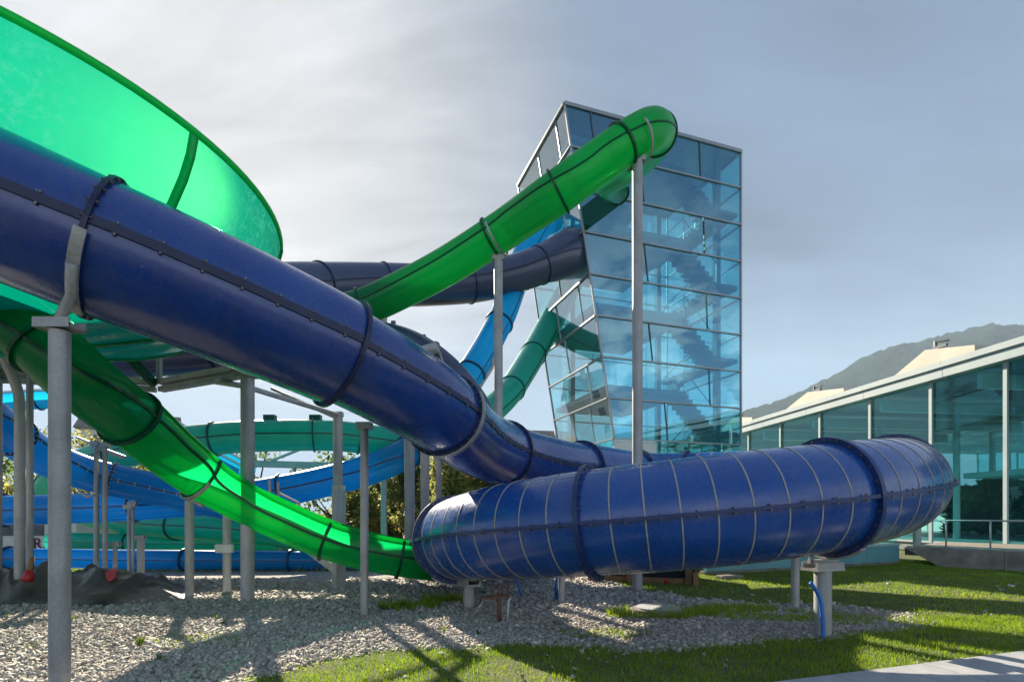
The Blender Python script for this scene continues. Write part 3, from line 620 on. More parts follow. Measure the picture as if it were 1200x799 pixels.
# inside: landings, half landings, switchback flights, columns, railings
for j in range(4):
    zl = zr[2*j+1]+RH*.35
    ul = lean(zl)+.12
    MB().hexa([TW(ul, .1, zl-.2), TW(LU*.56, .1, zl-.2), TW(LU*.56, LV-.1, zl-.2), TW(ul, LV-.1, zl-.2), TW(ul, .1, zl), TW(LU*.56, .1, zl), TW(LU*.56, LV-.1, zl), TW(ul, LV-.1, zl)]).build('landing', M['slab'], tower)
    zh = zl-RH
    MB().hexa([TW(LU*.83, .1, zh-.18), TW(LU-.1, .1, zh-.18), TW(LU-.1, LV-1.0, zh-.18), TW(LU*.83, LV-1.0, zh-.18), TW(LU*.83, .1, zh), TW(LU-.1, .1, zh), TW(LU-.1, LV-1.0, zh), TW(LU*.83, LV-1.0, zh)]).build('half_landing', M['slab'], tower)
    for (va, vb, zt, ua, ub) in ((.25, 1.45, zl, LU*.56, LU*.83), (1.7, 2.6, zl-2*RH, LU*.56, LU*.83)):
        if zt < 1.5 and va > 1: continue
        fl = MB(); ns = 8; zb_ = zh
        for q in range(ns):
            u0 = ua+(ub-ua)*q/ns; u1 = ua+(ub-ua)*(q+1)/ns; zt1 = zt+(zb_-zt)*(q+.5)/ns
            fl.hexa([TW(u0, va, zt1-.24), TW(u1, va, zt1-.24), TW(u1, vb, zt1-.24), TW(u0, vb, zt1-.24), TW(u0, va, zt1), TW(u1, va, zt1), TW(u1, vb, zt1), TW(u0, vb, zt1)])
        f = fl.build('stair_flight', M['stairs'], tower)
        rl = MB(); rl.pipe([TW(ua, va+.04, zt+.95), TW(ub, va+.04, zb_+.95)], .022, 6)
        rl.pipe([TW(ua, va+.04, zt), TW(ua, va+.04, zt+.95)], .018, 6).pipe([TW(ub, va+.04, zb_), TW(ub, va+.04, zb_+.95)], .018, 6)
        rl.build('handrail', M['alu'], f)
for (u, v) in ((LU*.86, .5), (LU*.86, LV-.45), (.45, LV-.5)):
    c = MB(); a = .12
    c.hexa([TW(u-a, v-a, 0), TW(u+a, v-a, 0), TW(u+a, v+a, 0), TW(u-a, v+a, 0), TW(u-a, v-a, Z8-.05), TW(u+a, v-a, Z8-.05), TW(u+a, v+a, Z8-.05), TW(u-a, v+a, Z8-.05)]).build('column', M['slab'], tower)
# base below the glass
def wall(a, b, z0, z1, th, name, mat, parent, v0=0):
    a, b = Vector(a), Vector(b); d = (b-a).normalized(); nn = Vector((-d.y, d.x, 0))*th
    up0 = Vector((0, 0, z0)); up1 = Vector((0, 0, z1))
    return MB().hexa([a+up0, b+up0, b+nn+up0, a+nn+up0, a+up1, b+up1, b+nn+up1, a+nn+up1]).build(name, M[mat], parent)
wall(TW(.02, .02, 0), TW(2.0, .02, 0), 0, Z0-.05, .15, 'base_wall', 'white_frame', tower)
wall(TW(2.0, .05, 0), TW(LU, .05, 0), 0, 1.2, .15, 'base_wall', 'teal_panel', tower)
pane([TW(2.0, .06, 1.2), TW(LU, .06, 1.2), TW(LU, .06, Z0), TW(2.0, .06, Z0)], M['glass_h'], tower)
wall(TW(.04, LV, 0), TW(.04, .2, 0), 0, Z0-.9, .12, 'base_wall', 'white_frame', tower)
pane([TW(.05, LV, Z0-.9), TW(.05, .2, Z0-.9), TW(.05, .2, Z0), TW(.05, LV, Z0)], M['glass_h'], tower)
wall(TW(LU, LV, 0), TW(0.2, LV, 0), 0, Z0-.05, .12, 'base_wall', 'white_frame', tower)

# low teal wing joining tower and hall
WA = Vector((5.05, 13.7, 0)); WB = Vector((12.3, 16.75, 0)); wd = (WB-WA).normalized(); wnn = Vector((-wd.y, wd.x, 0)); wl_ = (WB-WA).length
wing = empty('low_wing', WA, 'low teal panelled wing with a window band beside the lawn', 'building')
wall(WA+wnn*.05, WB+wnn*.05, 0, .10, .2, 'plinth', 'concrete', wing)
npan = 5
for i in range(npan):
    wall(WA+wd*(wl_*i/npan+.006), WA+wd*(wl_*(i+1)/npan-.006), .10, .60, .12, 'wall_panel', 'teal_panel', wing)
    a = WA+wd*(wl_*i/npan+.03)+wnn*.06; b = WA+wd*(wl_*(i+1)/npan-.03)+wnn*.06
    pane([a+Vector((0, 0, .66)), b+Vector((0, 0, .66)), b+Vector((0, 0, 1.22)), a+Vector((0, 0, 1.22))], M['glass_h'], wing)
    MB().beam(WA+wd*(wl_*i/npan)+wnn*.05+Vector((0, 0, .66)), WA+wd*(wl_*i/npan)+wnn*.05+Vector((0, 0, 1.22)), .06, .08).build('mullion', M['fascia'], wing)
MB().beam(WA+wnn*.03+Vector((0, 0, .63)), WB+wnn*.03+Vector((0, 0, .63)), .12, .06).build('sill', M['fascia'], wing)
MB().hexa([WA-wnn*.1+Vector((0, 0, 1.22)), WB-wnn*.1+Vector((0, 0, 1.22)), WB+wnn*1.2+Vector((0, 0, 1.22)), WA+wnn*1.2+Vector((0, 0, 1.22)), WA-wnn*.1+Vector((0, 0, 1.34)), WB-wnn*.1+Vector((0, 0, 1.34)), WB+wnn*1.2+Vector((0, 0, 1.34)), WA+wnn*1.2+Vector((0, 0, 1.34))]).build('roof', M['fascia'], wing)
wall(WA+wnn*1.1, WB+wnn*1.1, 0, 1.22, .05, 'rear_wall', 'hall_in', wing)

# big glass hall on the right
HC = 19.9
def HF(Y): return Vector((HC-.121*Y, Y, 0))
hd = (HF(30)-HF(10)).normalized(); hn = Vector((hd.y, -hd.x, 0))     # hd: away from the camera, hn: into the hall
EAVE = 7.04; FT = .62; Yn, Yf = 9.0, 44.0
hall = empty('pool_hall', HF(Yn), 'long glass pool hall with a pale sloping-seen fascia and teal panes', 'building')
hall['label'] = 'long glass fronted pool hall with pale fascia and teal tinted panes'
rs = [.9364, .7945, .679, .5838]; mull = [HC/(r+.121) for r in rs]; stp = mull[1]-mull[0]
ys = sorted([Yn]+[mull[0]-stp*k for k in (1, 2) if mull[0]-stp*k > Yn+.5]+mull+[mull[-1]+3.35*k for k in range(1, 6)])
up = lambda z: Vector((0, 0, z))
for i, y in enumerate(ys):
    MB().beam(HF(y)+up(.4), HF(y)+up(EAVE), .08, .14, up=hd).build('mullion', M['fascia'], hall)
    if i+1 < len(ys):
        y2 = ys[i+1]; a, b = HF(y)+hn*.06, HF(y2)+hn*.06
        pane([a+up(.45), b+up(.45), b+up(EAVE), a+up(EAVE)], M['glass_h'], hall)
        MB().beam(a+hd*.08-hn*.03+up(.45), b-hd*.08-hn*.03+up(.45), .10, .09).build('bottom_rail', M['fascia'], hall)
ybr = [ys[0]+(ys[-1]-ys[0])*k/9 for k in range(10)]
for i in range(9):                                                 # fascia in panels, upper and lower strip
    a, b = HF(ybr[i])-hn*.25+hd*.01, HF(ybr[i+1])-hn*.25-hd*.01
    MB().hexa([a+up(EAVE), b+up(EAVE), b+hn*.5+up(EAVE), a+hn*.5+up(EAVE), a+up(EAVE+FT*.62), b+up(EAVE+FT*.62), b+hn*.5+up(EAVE+FT*.62), a+hn*.5+up(EAVE+FT*.62)]).build('fascia_panel', M['fascia'], hall)
    a, b = HF(ybr[i])-hn*.33+hd*.004, HF(ybr[i+1])-hn*.33-hd*.004
    MB().hexa([a+up(EAVE+FT*.63), b+up(EAVE+FT*.63), b+hn*.5+up(EAVE+FT*.63), a+hn*.5+up(EAVE+FT*.63), a+up(EAVE+FT), b+up(EAVE+FT), b+hn*.5+up(EAVE+FT), a+hn*.5+up(EAVE+FT)]).build('gutter', M['fascia'], hall)
a, b = HF(Yn)+hn*.26, HF(ys[-1])+hn*.26; HW = 14
MB().hexa([a+up(EAVE+.05), b+up(EAVE+.05), b+hn*HW+up(EAVE+.05), a+hn*HW+up(EAVE+.05), a+up(EAVE+FT-.06), b+up(EAVE+FT-.06), b+hn*HW+up(EAVE+FT-.06), a+hn*HW+up(EAVE+FT-.06)]).build('roof', M['alu_dark'], hall)
MB().hexa([a-hn*.2+up(.05), b-hn*.2+up(.05), b+hn*HW+up(.05), a+hn*HW+up(.05), a-hn*.2+up(.42), b-hn*.2+up(.42), b+hn*HW+up(.42), a+hn*HW+up(.42)]).build('floor', M['hall_floor'], hall)
w_ = MB(); r0, r1 = a+hn*HW, b+hn*HW
for k in range(9):
    q = r0.lerp(r1, k/8.); w_.beam(q+up(.42), q+up(EAVE), .25, .2, up=hd)
w_.build('rear_frame', M['hall_in'], hall)
pane([r0+up(3.2), r1+up(3.2), r1+up(EAVE), r0+up(EAVE)], M['glass_tl'], hall, 'rear_glazing'); MB().beam(r0+up(1.8), r1+up(1.8), .2, 2.8).build('rear_wall', M['hall_in'], hall)
for k in range(7):                                                 # roof girders and inner columns
    q = HF(Yn+2+k*4.6)
    MB().beam(q+hn*.5+up(EAVE-.35), q+hn*(HW-.3)+up(EAVE-.35), .16, .55).build('girder', M['white_frame'], hall)
    MB().pipe([q+hn*4.5+up(.42), q+hn*4.5+up(EAVE-.62)], .14, 12).build('column', M['white_frame'], hall, True)
    if k % 2 == 0: MB().beam(q+hn*6+hd*.3+up(3.4), q+hn*6+hd*4.3+up(3.4), 3.0, .25).build('gallery', M['hall_in'], hall)
for (ya, yb, hgt, off) in ((28.0, 34.5, 1.15, 1.2), (21.0, 26.0, 1.25, 1.2), (36.5, 42, 1.15, 1.2)):   # ridge skylights
    c0, c1 = HF(yb)+hn*off, HF(ya)+hn*off; pk = c0.lerp(c1, .56); zb = EAVE+FT-.06
    sk = MB(); Lk = hn*5
    sk.add([c0+up(zb), pk+up(zb+hgt), c1+up(zb+hgt*.62), c1+up(zb), c0+Lk+up(zb), pk+Lk+up(zb+hgt), c1+Lk+up(zb+hgt*.62), c1+Lk+up(zb)],
           [(0, 3, 2, 1), (4, 5, 6, 7), (0, 1, 5, 4), (1, 2, 6, 5), (2, 3, 7, 6), (3, 0, 4, 7)])
    so = sk.build('skylight', M['skylight'], hall)
    mb = MB(); q = pk+hn*.3+up(zb+hgt+.02); mb.beam(q-hd*.1, q-hd*.75, .1, .12); mb.beam(q-hd*.2+up(.05), q-hd*.2+up(.32), .1, .1); mb.pipe([q-hd*.2+up(.28), q-hd*.8+up(.16)], .05, 6)
    mb.build('vent_motor', M['alu_dark'], so)

# concrete terrace with a steel railing in front of the hall
EA = Vector((12.3, 16.6, 0)); ed = Vector((.65, -.76, 0)).normalized(); en = Vector((.76, .65, 0)).normalized(); TZ = .55
terr = empty('concrete_terrace', EA, 'raised concrete terrace with undercut end beside the lawn', 'terrace')
nb = [0, 2.35, 4.6, 6.9]
for i in range(3):
    a, b = EA+ed*(nb[i]+.006), EA+ed*(nb[i+1]-.006)
    a0 = EA+ed*(.95 if i == 0 else nb[i]+.006)
    MB().hexa([a0+up(0), b+up(0), b+en*.22, a0+en*.22, a+up(TZ), b+up(TZ), b+en*.22+up(TZ), a+en*.22+up(TZ)]).build('retaining_slab', M['concrete'], terr)
MB().hexa([EA+en*.225+up(.30), EA+ed*8+en*.225+up(.30), EA+ed*8+en*5.5+up(.30), EA+en*5.5+up(.30), EA+en*.225+up(TZ-.01), EA+ed*8+en*.225+up(TZ-.01), EA+ed*8+en*5.5+up(TZ-.01), EA+en*5.5+up(TZ-.01)]).build('deck', M['concrete'], terr)
rail = empty('terrace_railing', EA+ed*.63+up(TZ), 'thin steel railing along the edge of the concrete terrace', 'railing')
RT = 1.405
for t in (1.055, 2.05, 3.05, 4.05, 5.05): MB().pipe([EA+ed*t+en*.08+up(TZ), EA+ed*t+en*.08+up(RT)], .022, 8).build('baluster', M['steel_pale'], rail, True)
MB().pipe([EA+ed*.63+en*.08+up(RT), EA+ed*6.2+en*.08+up(RT)], .024, 8).build('handrail', M['steel_pale'], rail, True)
MB().pipe([EA+ed*.1+en*.02+up(TZ+.035), EA+ed*6.2+en*.02+up(TZ+.035)], .018, 8).build('bottom_rail', M['steel_pale'], rail, True)
colm = empty('round_column', EA+en*.6+up(TZ-.01), 'white round column at the end of the concrete terrace', 'column')
c0 = EA+en*.55+ed*.25
MB().pipe([c0+up(TZ-.01), c0+up(3.0)], .11, 20).build('shaft', M['white_frame'], colm, True); MB().pipe([c0+up(TZ-.01), c0+up(TZ+.03)], .16, 20).build('base_plate', M['steel'], colm)

# ------------------------------------------------------------------ big blue tube slide in front (long chute + banked loop)
LC = Vector((2.76, 10.58, 0)); LR = 3.98; LRY = 3.98
def loop_pt(deg, z): return Vector((LC.x+LR*math.cos(rad(deg)), LC.y+LRY*math.sin(rad(deg)), z))
pts = [P(-330, 110, 4.5), P(-150, 184, 4.7), P(0, 243, 5.0), P(100, 285, 5.25), P(200, 326, 5.6), P(300, 369, 6.05), P(400, 415, 6.65), P(500, 472, 7.7), P(560, 518, 9.6), P(600, 535, 10.8), P(650, 547, 12.0), Vector((2.0, 13.2, 2.68))]
NP = len(pts)
loop_z = [(75, 2.58), (50, 2.5), (25, 2.42), (0, 2.3), (-20, 2.19), (-40, 2.05), (-60, 1.9), (-80, 1.74), (-100, 1.59), (-120, 1.45), (-140, 1.31), (-160, 1.15), (-180, 1.02), (-205, .92), (-230, .84)]
pts += [loop_pt(a, z) for a, z in loop_z]
fore = Path(pts, .06)
slide = empty('blue_tube_slide', P(600, 690, 11), 'huge navy blue tube slide sweeping down across the foreground into a ribbed loop', 'water slide')
sL0 = fore.s_of_u(NP+1)                                # loop starts
def s_deg(deg): return fore.s_of_u(float(np.interp(-deg, [-a for a, z in loop_z], [NP+k for k in range(len(loop_z))])))
sA = fore.s_of_px(117, 0, sL0); sB = fore.s_of_px(402, 0, sL0); sC = fore.s_of_px(520, 0, sL0); sD = fore.s_of_px(590, 0, sL0); sE = fore.s_of_px(680, 0, sL0)
def rfore(s):
    if s < sB: return .672
    if s < sB+.02: return .612
    return float(np.interp(s, [sB, sC, sD, sL0], [.612, .615, .63, .65]))
# chute
tube_slide(slide, fore, .7, [0.4, sA], M['navy'], M['navy_flange'], rfun=rfore, bolts=True, bolt_mat=M['bolt'], s0=0, s1=sB-.001, flange=.045, seam_t=.045, seam_h=.02, n=48)
ring(fore, sB-.01, .60, .715, .05, M['navy_flange'], slide, n=48)
tube_slide(slide, fore, .66, [sC, sD], M['navy'], M['navy_flange'], rfun=rfore, bolts=True, bolt_mat=M['bolt'], s0=sB+.002, s1=sE, flange=.05, seam_t=.04, seam_h=.02, n=48)
cut2 = [sE, (sE+sL0)/2]+[s_deg(a) for a in (61, 17, -27, -71, -115, -159, -203)]
tube_slide(slide, fore, .69, cut2, M['blue'], M['navy_flange_lit'], rfun=lambda s: float(np.interp(s, [sE, s_deg(60)], [.64, .70])), bolts=True, bolt_mat=M['bolt'], s0=sE, flange=.075, fw=.06, seam_t=.02, seam_h=.06, n=48)
for deg0 in (61, 17, -27, -71, -115, -159):                     # thin reinforcing ribs round the loop
    for k in range(1, 9):
        dg = deg0-44*k/9.; 
        if dg < -202: continue
        V, F = [], []; c = s_deg(dg); p, t, x, u = fore.at(c)
        ring(fore, c, .692, .706, .016, M['rib'], slide, 'rib', n=48)
# steel saddle straps on the chute
ring(fore, sA, .722, .745, .10, M['steel'], slide, 'strap', a0=rad(100), a1=rad(172), n=14)
ring(fore, sC, .668, .695, .07, M['steel'], slide, 'strap', a0=rad(62), a1=rad(185), n=24)
ring(fore, s_deg(-71), .778, .802, .08, M['steel'], slide, 'strap', a0=rad(125), a1=rad(215), n=18)
ring(fore, s_deg(-159), .778, .802, .08, M['steel'], slide, 'strap', a0=rad(100), a1=rad(215), n=20)

# ------------------------------------------------------------------ posts
def post(name, base, ztop, r, label, mat='steel', group=None, head=.16, plate=True, n=20, hd=None):
    e = empty(name, base, label, 'post', group)
    MB().pipe([base, base+up(ztop-base.z)], r, n).build('shaft', M[mat], e, True, angle=40)
    if plate:
        MB().box((base.x-r*1.8, base.y-r*1.8, base.z), (base.x+r*1.8, base.y+r*1.8, base.z+.02)).build('base_plate', M[mat], e)
    if head:
        c = base+up(ztop-base.z); d = Vector(hd) if hd else Vector((1, 0, 0)); q = Vector((-d.y, d.x, 0))
        hb = MB().obox(c+up(.02), d*head, q*head*.55, up(.02)).obox(c+up(.075)+q*head*.45, d*head, q*.012, up(.035)).obox(c+up(.075)-q*head*.45, d*head, q*.012, up(.035))
        hb.build('head_bracket', M[mat], e)
    return e
def strut(e, a, b, r, name='brace', mat='steel', n=10): MB().pipe([a, b], r, n).build(name, M[mat], e, True)
# foreground post carrying the chute
b0 = Vector(((70-600)/FPX*4.95, 4.95, 0)); zt = P(70, 388, 4.95).z
e = post('support_post', b0, zt, .084, 'thick galvanised post under the foreground navy chute with a flanged saddle arm', head=0, n=28)
MB().obox(b0+up(zt+.03), (.17, 0, 0), (0, .10, 0), up(.012)).obox(b0+up(zt+.055)+Vector((0, -.095, 0)), (.17, 0, 0), (0, .008, 0), up(.045)).obox(b0+up(zt+.055)+Vector((0, .095, 0)), (.17, 0, 0), (0, .008, 0), up(.045)).obox(b0+up(zt+.055)+Vector((-.165, 0, 0)), (.008, 0, 0), (0, .09, 0), up(.045)).build('head_bracket', M['steel'], e)
p, t, x, u = fore.at(sA); q = p+(u*math.cos(rad(150))+x*math.sin(rad(150)))*.77
MB().pipe([b0+up(zt+.04), b0+up(zt+.12), q+(p-q)*.02, p+(u*math.cos(rad(125))+x*math.sin(rad(125)))*.77], .045, 12).build('saddle_arm', M['steel'], e, True)
# loop posts
b = G(963, 752); Yq = fore.at(s_deg(-40))[0]
def loop_post(deg, label, zt, r=.105, mat='steel'):
    c = fore.at(s_deg(deg))[0]; bb = Vector((c.x, c.y, 0)); bb += (LC-bb).normalized()*.10; d = Vector((math.sin(rad(deg)), -math.cos(rad(deg)), 0))
    e = post('support_post', bb, zt, r, label, mat, head=.24, hd=d)
    pq = bb+up(zt+.1)
    for sg in (-1, 1): MB().pipe([pq+d*.2*sg, pq+d*.2*sg+up(c.z-.74-zt-.06)], .03, 8).build('bracket_leg', M['steel'], e)
    MB().beam(pq-d*.22+up(.02), pq+d*.22+up(.02), .10, .05).build('cross_plate', M['steel'], e)
    return e, bb
e38, bb38 = loop_post(-70, 'grey post with a blue hose beside it under the ribbed blue loop', .86)
hose = Path([bb38+Vector((-.12, -.22, .01)), bb38+Vector((-.10, -.17, .25)), bb38+Vector((-.14, -.15, .55)), bb38+Vector((-.24, -.14, .72))], .04)
V, F = sweep(hose, 0, hose.len, lambda s: [(2*math.pi*k/10, .026) for k in range(10)], .04, ends=True)
tag(mesh('hose', V, F, M['hose'], None, True), 'bright blue hose standing out of the gravel beside the grey post', 'hose')
loop_post(-154, 'short grey post on gravel under the rounded end of the ribbed blue loop', .40, .09)
post('support_post', Vector((.537*8.9, 8.9, 0)), 1.15, .065, 'slim white post standing on the lawn behind the ribbed blue loop', 'steel_pale', head=.1)
b = G(658, 706); post('support_post', b, .95, .06, 'short pale post with a blue stripe under the front of the loop', 'steel_pale', head=.1)
# tall posts of the green slide
P12 = Vector(((747-600)/FPX*10.8, 10.8, 0)); P11 = Vector(((584-600)/FPX*12.0, 12.0, 0))
e = post('support_post', P12, P(743, 190, 10.8).z, .105, 'tall grey post carrying the top bend of the green slide before the tower', head=.15)
e = post('support_post', P11, P(584, 305, 12.0).z, .10, 'tall grey post carrying the middle of the green slide above the chute', head=.14)

# ------------------------------------------------------------------ green slide from the tower to the bowl
BC = Vector((-7.45, 7.3, 0)); BR = 3.88; BZ = 6.1
gpts = [TW(.3, .15, 14.8), P(712, 215, 19.0), P(742, 195, 16.0), P(763, 172, 13.4), P(769, 156, 11.9), P(758, 155, 11.0), P(735, 168, 10.8), P(700, 192, 10.8), P(650, 228, 10.9), P(600, 263, 11.8), P(570, 283, 12.1),
        P(520, 314, 12.5), P(470, 340, 12.8), P(430, 358, 12.9), P(380, 372, 12.8), Vector((-5.2, 12.2, 5.95)), Vector((-6.6, 11.6, 5.6)), Vector((-7.6, 11.0, 5.45))]
gr = Path(gpts, .06)
green = empty('green_tube_slide', P12, 'translucent green tube slide running from the tower top down towards the bowl', 'water slide')
cuts = [gr.s_of_u(.1), gr.s_of_u(3.9), gr.s_of_u(6.2)]+[gr.s_of_px(q, gr.s_of_u(6.5), gr.s_of_u(14)) for q in (655, 575, 424)]
tube_slide(green, gr, .425, cuts, M['green'], M['green_dark'], flange=.045, fw=.05, n=32, seam_h=.02, seam_t=.014)
for c in (gr.s_of_px(743, gr.s_of_u(5)), gr.s_of_px(580, gr.s_of_u(6.5))):
    ring(gr, c, .475, .495, .05, M['steel'], green, 'strap', a0=rad(80), a1=rad(280), n=20)
# ------------------------------------------------------------------ green bowl
bowl = empty('green_bowl', BC, 'giant translucent green bowl of a water slide behind the navy chute', 'slide bowl')
prof = [(3.90, 6.10), (3.885, 6.03), (3.83, 5.80), (3.72, 5.55), (3.55, 5.28), (3.32, 5.02), (3.02, 4.76), (2.6, 4.5), (2.05, 4.28), (1.35, 4.1), (.55, 3.98)]
NS = 9; a_off = math.atan2(P(222, 160, 6).y-7.3, P(222, 160, 6).x+7.45)
# seam meridian seen at photo column 225
a_off = rad(-17)
for k in range(NS):
    aa = a_off+2*math.pi*k/NS; ab = a_off+2*math.pi*(k+1)/NS; V = []; F = []; m_ = 13
    for (r_, z_) in prof[1:]:
        for i in range(m_):
            a = aa+(ab-aa)*i/(m_-1); V.append((BC.x+r_*math.cos(a), BC.y+r_*math.sin(a), z_))
    for j in range(len(prof)-2):
        for i in range(m_-1): q = j*m_+i; F.append((q, q+1, q+1+m_, q+m_))
    pn_ = mesh('bowl_panel', V, F, M['green_bowl'], bowl, True)
    V = []; F = []                                     # rim band
    for i in range(m_):
        a = aa+(ab-aa)*i/(m_-1)
        for (r_, z_) in ((3.885, 6.03), (3.91, 6.035), (3.93, 6.10), (3.90, 6.115)): V.append((BC.x+r_*math.cos(a), BC.y+r_*math.sin(a), z_))
    for i in range(m_-1):
        for j in range(4): F.append((i*4+j, i*4+(j+1) % 4, i*4+4+(j+1) % 4, i*4+4+j))
    mesh('rim_band', V, F, M['green'], pn_, True)
    V = []; F = []
    for (r_, z_) in prof[1:]:
        for w in (-.045, .045):
            for dr in (0.004, .045):
                a = aa+w/max(r_, .3)/1.; V.append((BC.x+(r_+dr)*math.cos(a), BC.y+(r_+dr)*math.sin(a), z_-dr*.6))
    for j in range(len(prof)-2):
        q = j*4; F += [(q, q+1, q+5, q+4), (q+1, q+3, q+7, q+5), (q+3, q+2, q+6, q+7)]
    mesh('seam_flange', V, F, M['green'], pn_)
# octagonal support ring with posts
ringf = empty('bowl_support_ring', BC, 'grey octagonal steel ring frame carrying the green bowl', 'support frame')
RZ = 4.28; pr = [BC+Vector((3.5*math.cos(a), 3.5*math.sin(a), RZ)) for a in [math.atan2(2.3, 2.63)+k*math.pi/4 for k in range(8)]]
for k in range(8):
    a, b_ = pr[k], pr[(k+1) % 8]; d = (b_-a).normalized()*.06
    MB().beam(a+d, b_-d, .22, .10).build('ring_beam', M['steel_pale'], ringf); MB().beam(a+d+up(-.14), b_-d+up(-.14), .14, .10).build('lower_beam', M['steel'], ringf)
    q = a+(BC-a)*.2; q.z = 4.75
    MB().pipe([a+up(.04), a+up(.55)], .06, 10).build('bracket', M['steel'], ringf)
    MB().beam(BC+(a-BC)*.3+up(RZ-.1), a+(BC+up(RZ)-a)*.04+up(-.05), .10, .16).build('spoke', M['green_dark'], ringf)
P6 = Vector((pr[0].x, pr[0].y, 0))
post('support_post', P6, RZ-.2, .118, 'thick galvanised post under the bowl ring, standing on open gravel', head=.2, n=24)
for k, lb in ((2, 'galvanised post under the bowl ring, further behind the tarpaulin heap'), (4, 'galvanised post under the far side of the bowl ring'), (6, 'galvanised post under the near side of the bowl ring')):
    post('support_post', Vector((pr[k].x, pr[k].y, 0)), RZ-.2, .118, lb, head=.2)
# bent post at the left
Yb = 9.6; e = empty('bent_post', Vector(((23-600)/FPX*Yb, Yb, 0)), 'galvanised post with a bent top behind the tarpaulin heap', 'post')
bp = Path([Vector(((23-600)/FPX*Yb, Yb, 0)), P(23, 560, Yb), P(23, 480, Yb), P(22, 462, Yb), P(17, 447, Yb-.1), P(2, 412, Yb-.3), P(-40, 325, Yb-.9)], .05)
MB().pipe([Vector(p_) for p_ in bp.R[::3]], .080, 20).build('shaft', M['steel'], e, True, angle=40)
MB().box((e.location.x-.2, Yb-.2, 0), (e.location.x+.2, Yb+.2, .02)).build('base_plate', M['steel'], e)
post('support_post', Vector(((35-600)/FPX*9.9, 9.9, 0)), P(35, 430, 9.9).z, .055, 'slim post tight beside the bent post', head=.1)

# ------------------------------------------------------------------ green exit flume from the bowl
xpts = [BC+Vector((.4, -.3, 3.95)), P(-70, 338, 6.9), P(0, 364, 6.9), P(52, 405, 6.9), P(103, 451, 7.1), P(150, 488, 7.7), P(195, 527, 8.5), P(235, 557, 9.2), P(285, 585, 9.6), P(335, 609, 9.8), P(385, 630, 9.95), P(440, 645, 10.1), P(500, 655, 10.4), P(560, 662, 11)]
ex = Path(xpts, .06)
exit_s = empty('green_exit_flume', P(300, 700, 9.8), 'bright green half open flume coming out of the bowl down to the gravel', 'water slide')
s1 = ex.s_of_px(153, ex.s_of_u(2))
tube_slide(exit_s, ex, .40, [ex.s_of_px(50, ex.s_of_u(1.5), s1)], M['green'], M['green_dark'], rfun=lambda s: float(np.interp(s, [0, s1], [.38, .42])), s1=s1-.01, flange=.05, seam_h=.03)
ring(ex, s1, .38, .47, .06, M['green_dark'], exit_s)
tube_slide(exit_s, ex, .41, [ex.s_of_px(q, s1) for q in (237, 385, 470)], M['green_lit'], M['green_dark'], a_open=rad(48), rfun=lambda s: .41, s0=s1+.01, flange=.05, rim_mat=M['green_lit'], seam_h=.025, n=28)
ring(ex, ex.s_of_px(235, s1), .465, .49, .06, M['steel'], exit_s, 'strap', a0=rad(110), a1=rad(240), n=14)

# ------------------------------------------------------------------ navy slide from the tower
npts = [TW(lean(12.8)+.45, 1.75, 12.85), P(664, 299, 21.8), P(640, 308, 21.2), P(600, 322, 20.6), P(555, 331, 20.0), P(500, 334, 19.2), P(440, 334, 18.3), P(390, 335, 17.3), P(340, 337, 16.1), P(280, 343, 14.9), P(200, 350, 13.6), P(80, 360, 12.8), P(-80, 372, 12.2), P(-260, 385, 11.5)]
nv = Path(npts, .06)
navy = empty('navy_tube_slide', Vector((-1, 14.8, 0)), 'dark navy tube slide leaving the tower side and passing behind the green slide', 'water slide')
sN = nv.s_of_u(2.2)
tube_slide(navy, nv, .72, [nv.s_of_px(q, sN) for q in (635, 550, 452, 375)], M['navy_dark'], M['navy_flange'], rfun=lambda s: float(np.interp(s, [0, .5, sN], [1.12, 1.02, .72])), flange=.04, seam_h=.03, seam_t=.02, n=36)
post('support_post', Vector(((450-600)/FPX*18.4, 18.4, 0)), P(450, 356, 18.4).z, .11, 'galvanised post under the dark navy slide, hidden low behind the chute', head=.2)
# second navy run, lower, behind the bowl
n2 = Path([P(-120, 424, 12), P(0, 421, 12.6), P(120, 419, 13), P(220, 414, 13.2), P(300, 408, 13.2), P(380, 402, 13.1), P(440, 402, 13), P(478, 412, 12.9), P(512, 434, 12.9), P(545, 470, 13.2), P(570, 515, 13.6)], .06)
navy2 = empty('navy_tube_slide', Vector((-2, 13, 0)), 'lower dark navy tube run under the bowl, dipping behind the chute', 'water slide')
tube_slide(navy2, n2, .52, [n2.s_of_px(q) for q in (60, 255, 400, 500)], M['navy_dark'], M['navy_flange'], flange=.04, seam_h=.03, seam_t=.02)
for q in (462, 497):
    c = n2.at(n2.s_of_px(q))[0]; MB().box((c.x-.05, c.y-.05, c.z+.5), (c.x+.05, c.y+.05, c.z+.62)).build('vent_cap', M['navy_dark'], navy2)
stub = empty('cross_pipe', P(470, 430, 12.3), 'thick grey cross pipe with clamps sticking up behind the chute', 'pipe')
MB().pipe([P(455, 425, 12.4), P(513, 407, 12.2)], .135, 18).build('shaft', M['steel_pale'], stub, True, angle=40)
MB().pipe([P(515, 412, 12.25), P(519, 425, 12.3), P(518, 440, 12.3)], .03, 8).pipe([P(492, 418, 12.2), P(505, 432, 12.2), P(512, 440, 12.2)], .05, 8).obox(P(498, 424, 12.15), (.12, 0, 0), (0, .08, 0), (0, 0, .06)).build('clamp', M['steel'], stub)
post('support_post', Vector(((480-600)/FPX*12.4, 12.4, 0)), P(480, 428, 12.4).z, .12, 'post carrying the grey cross pipe behind the chute', head=0)

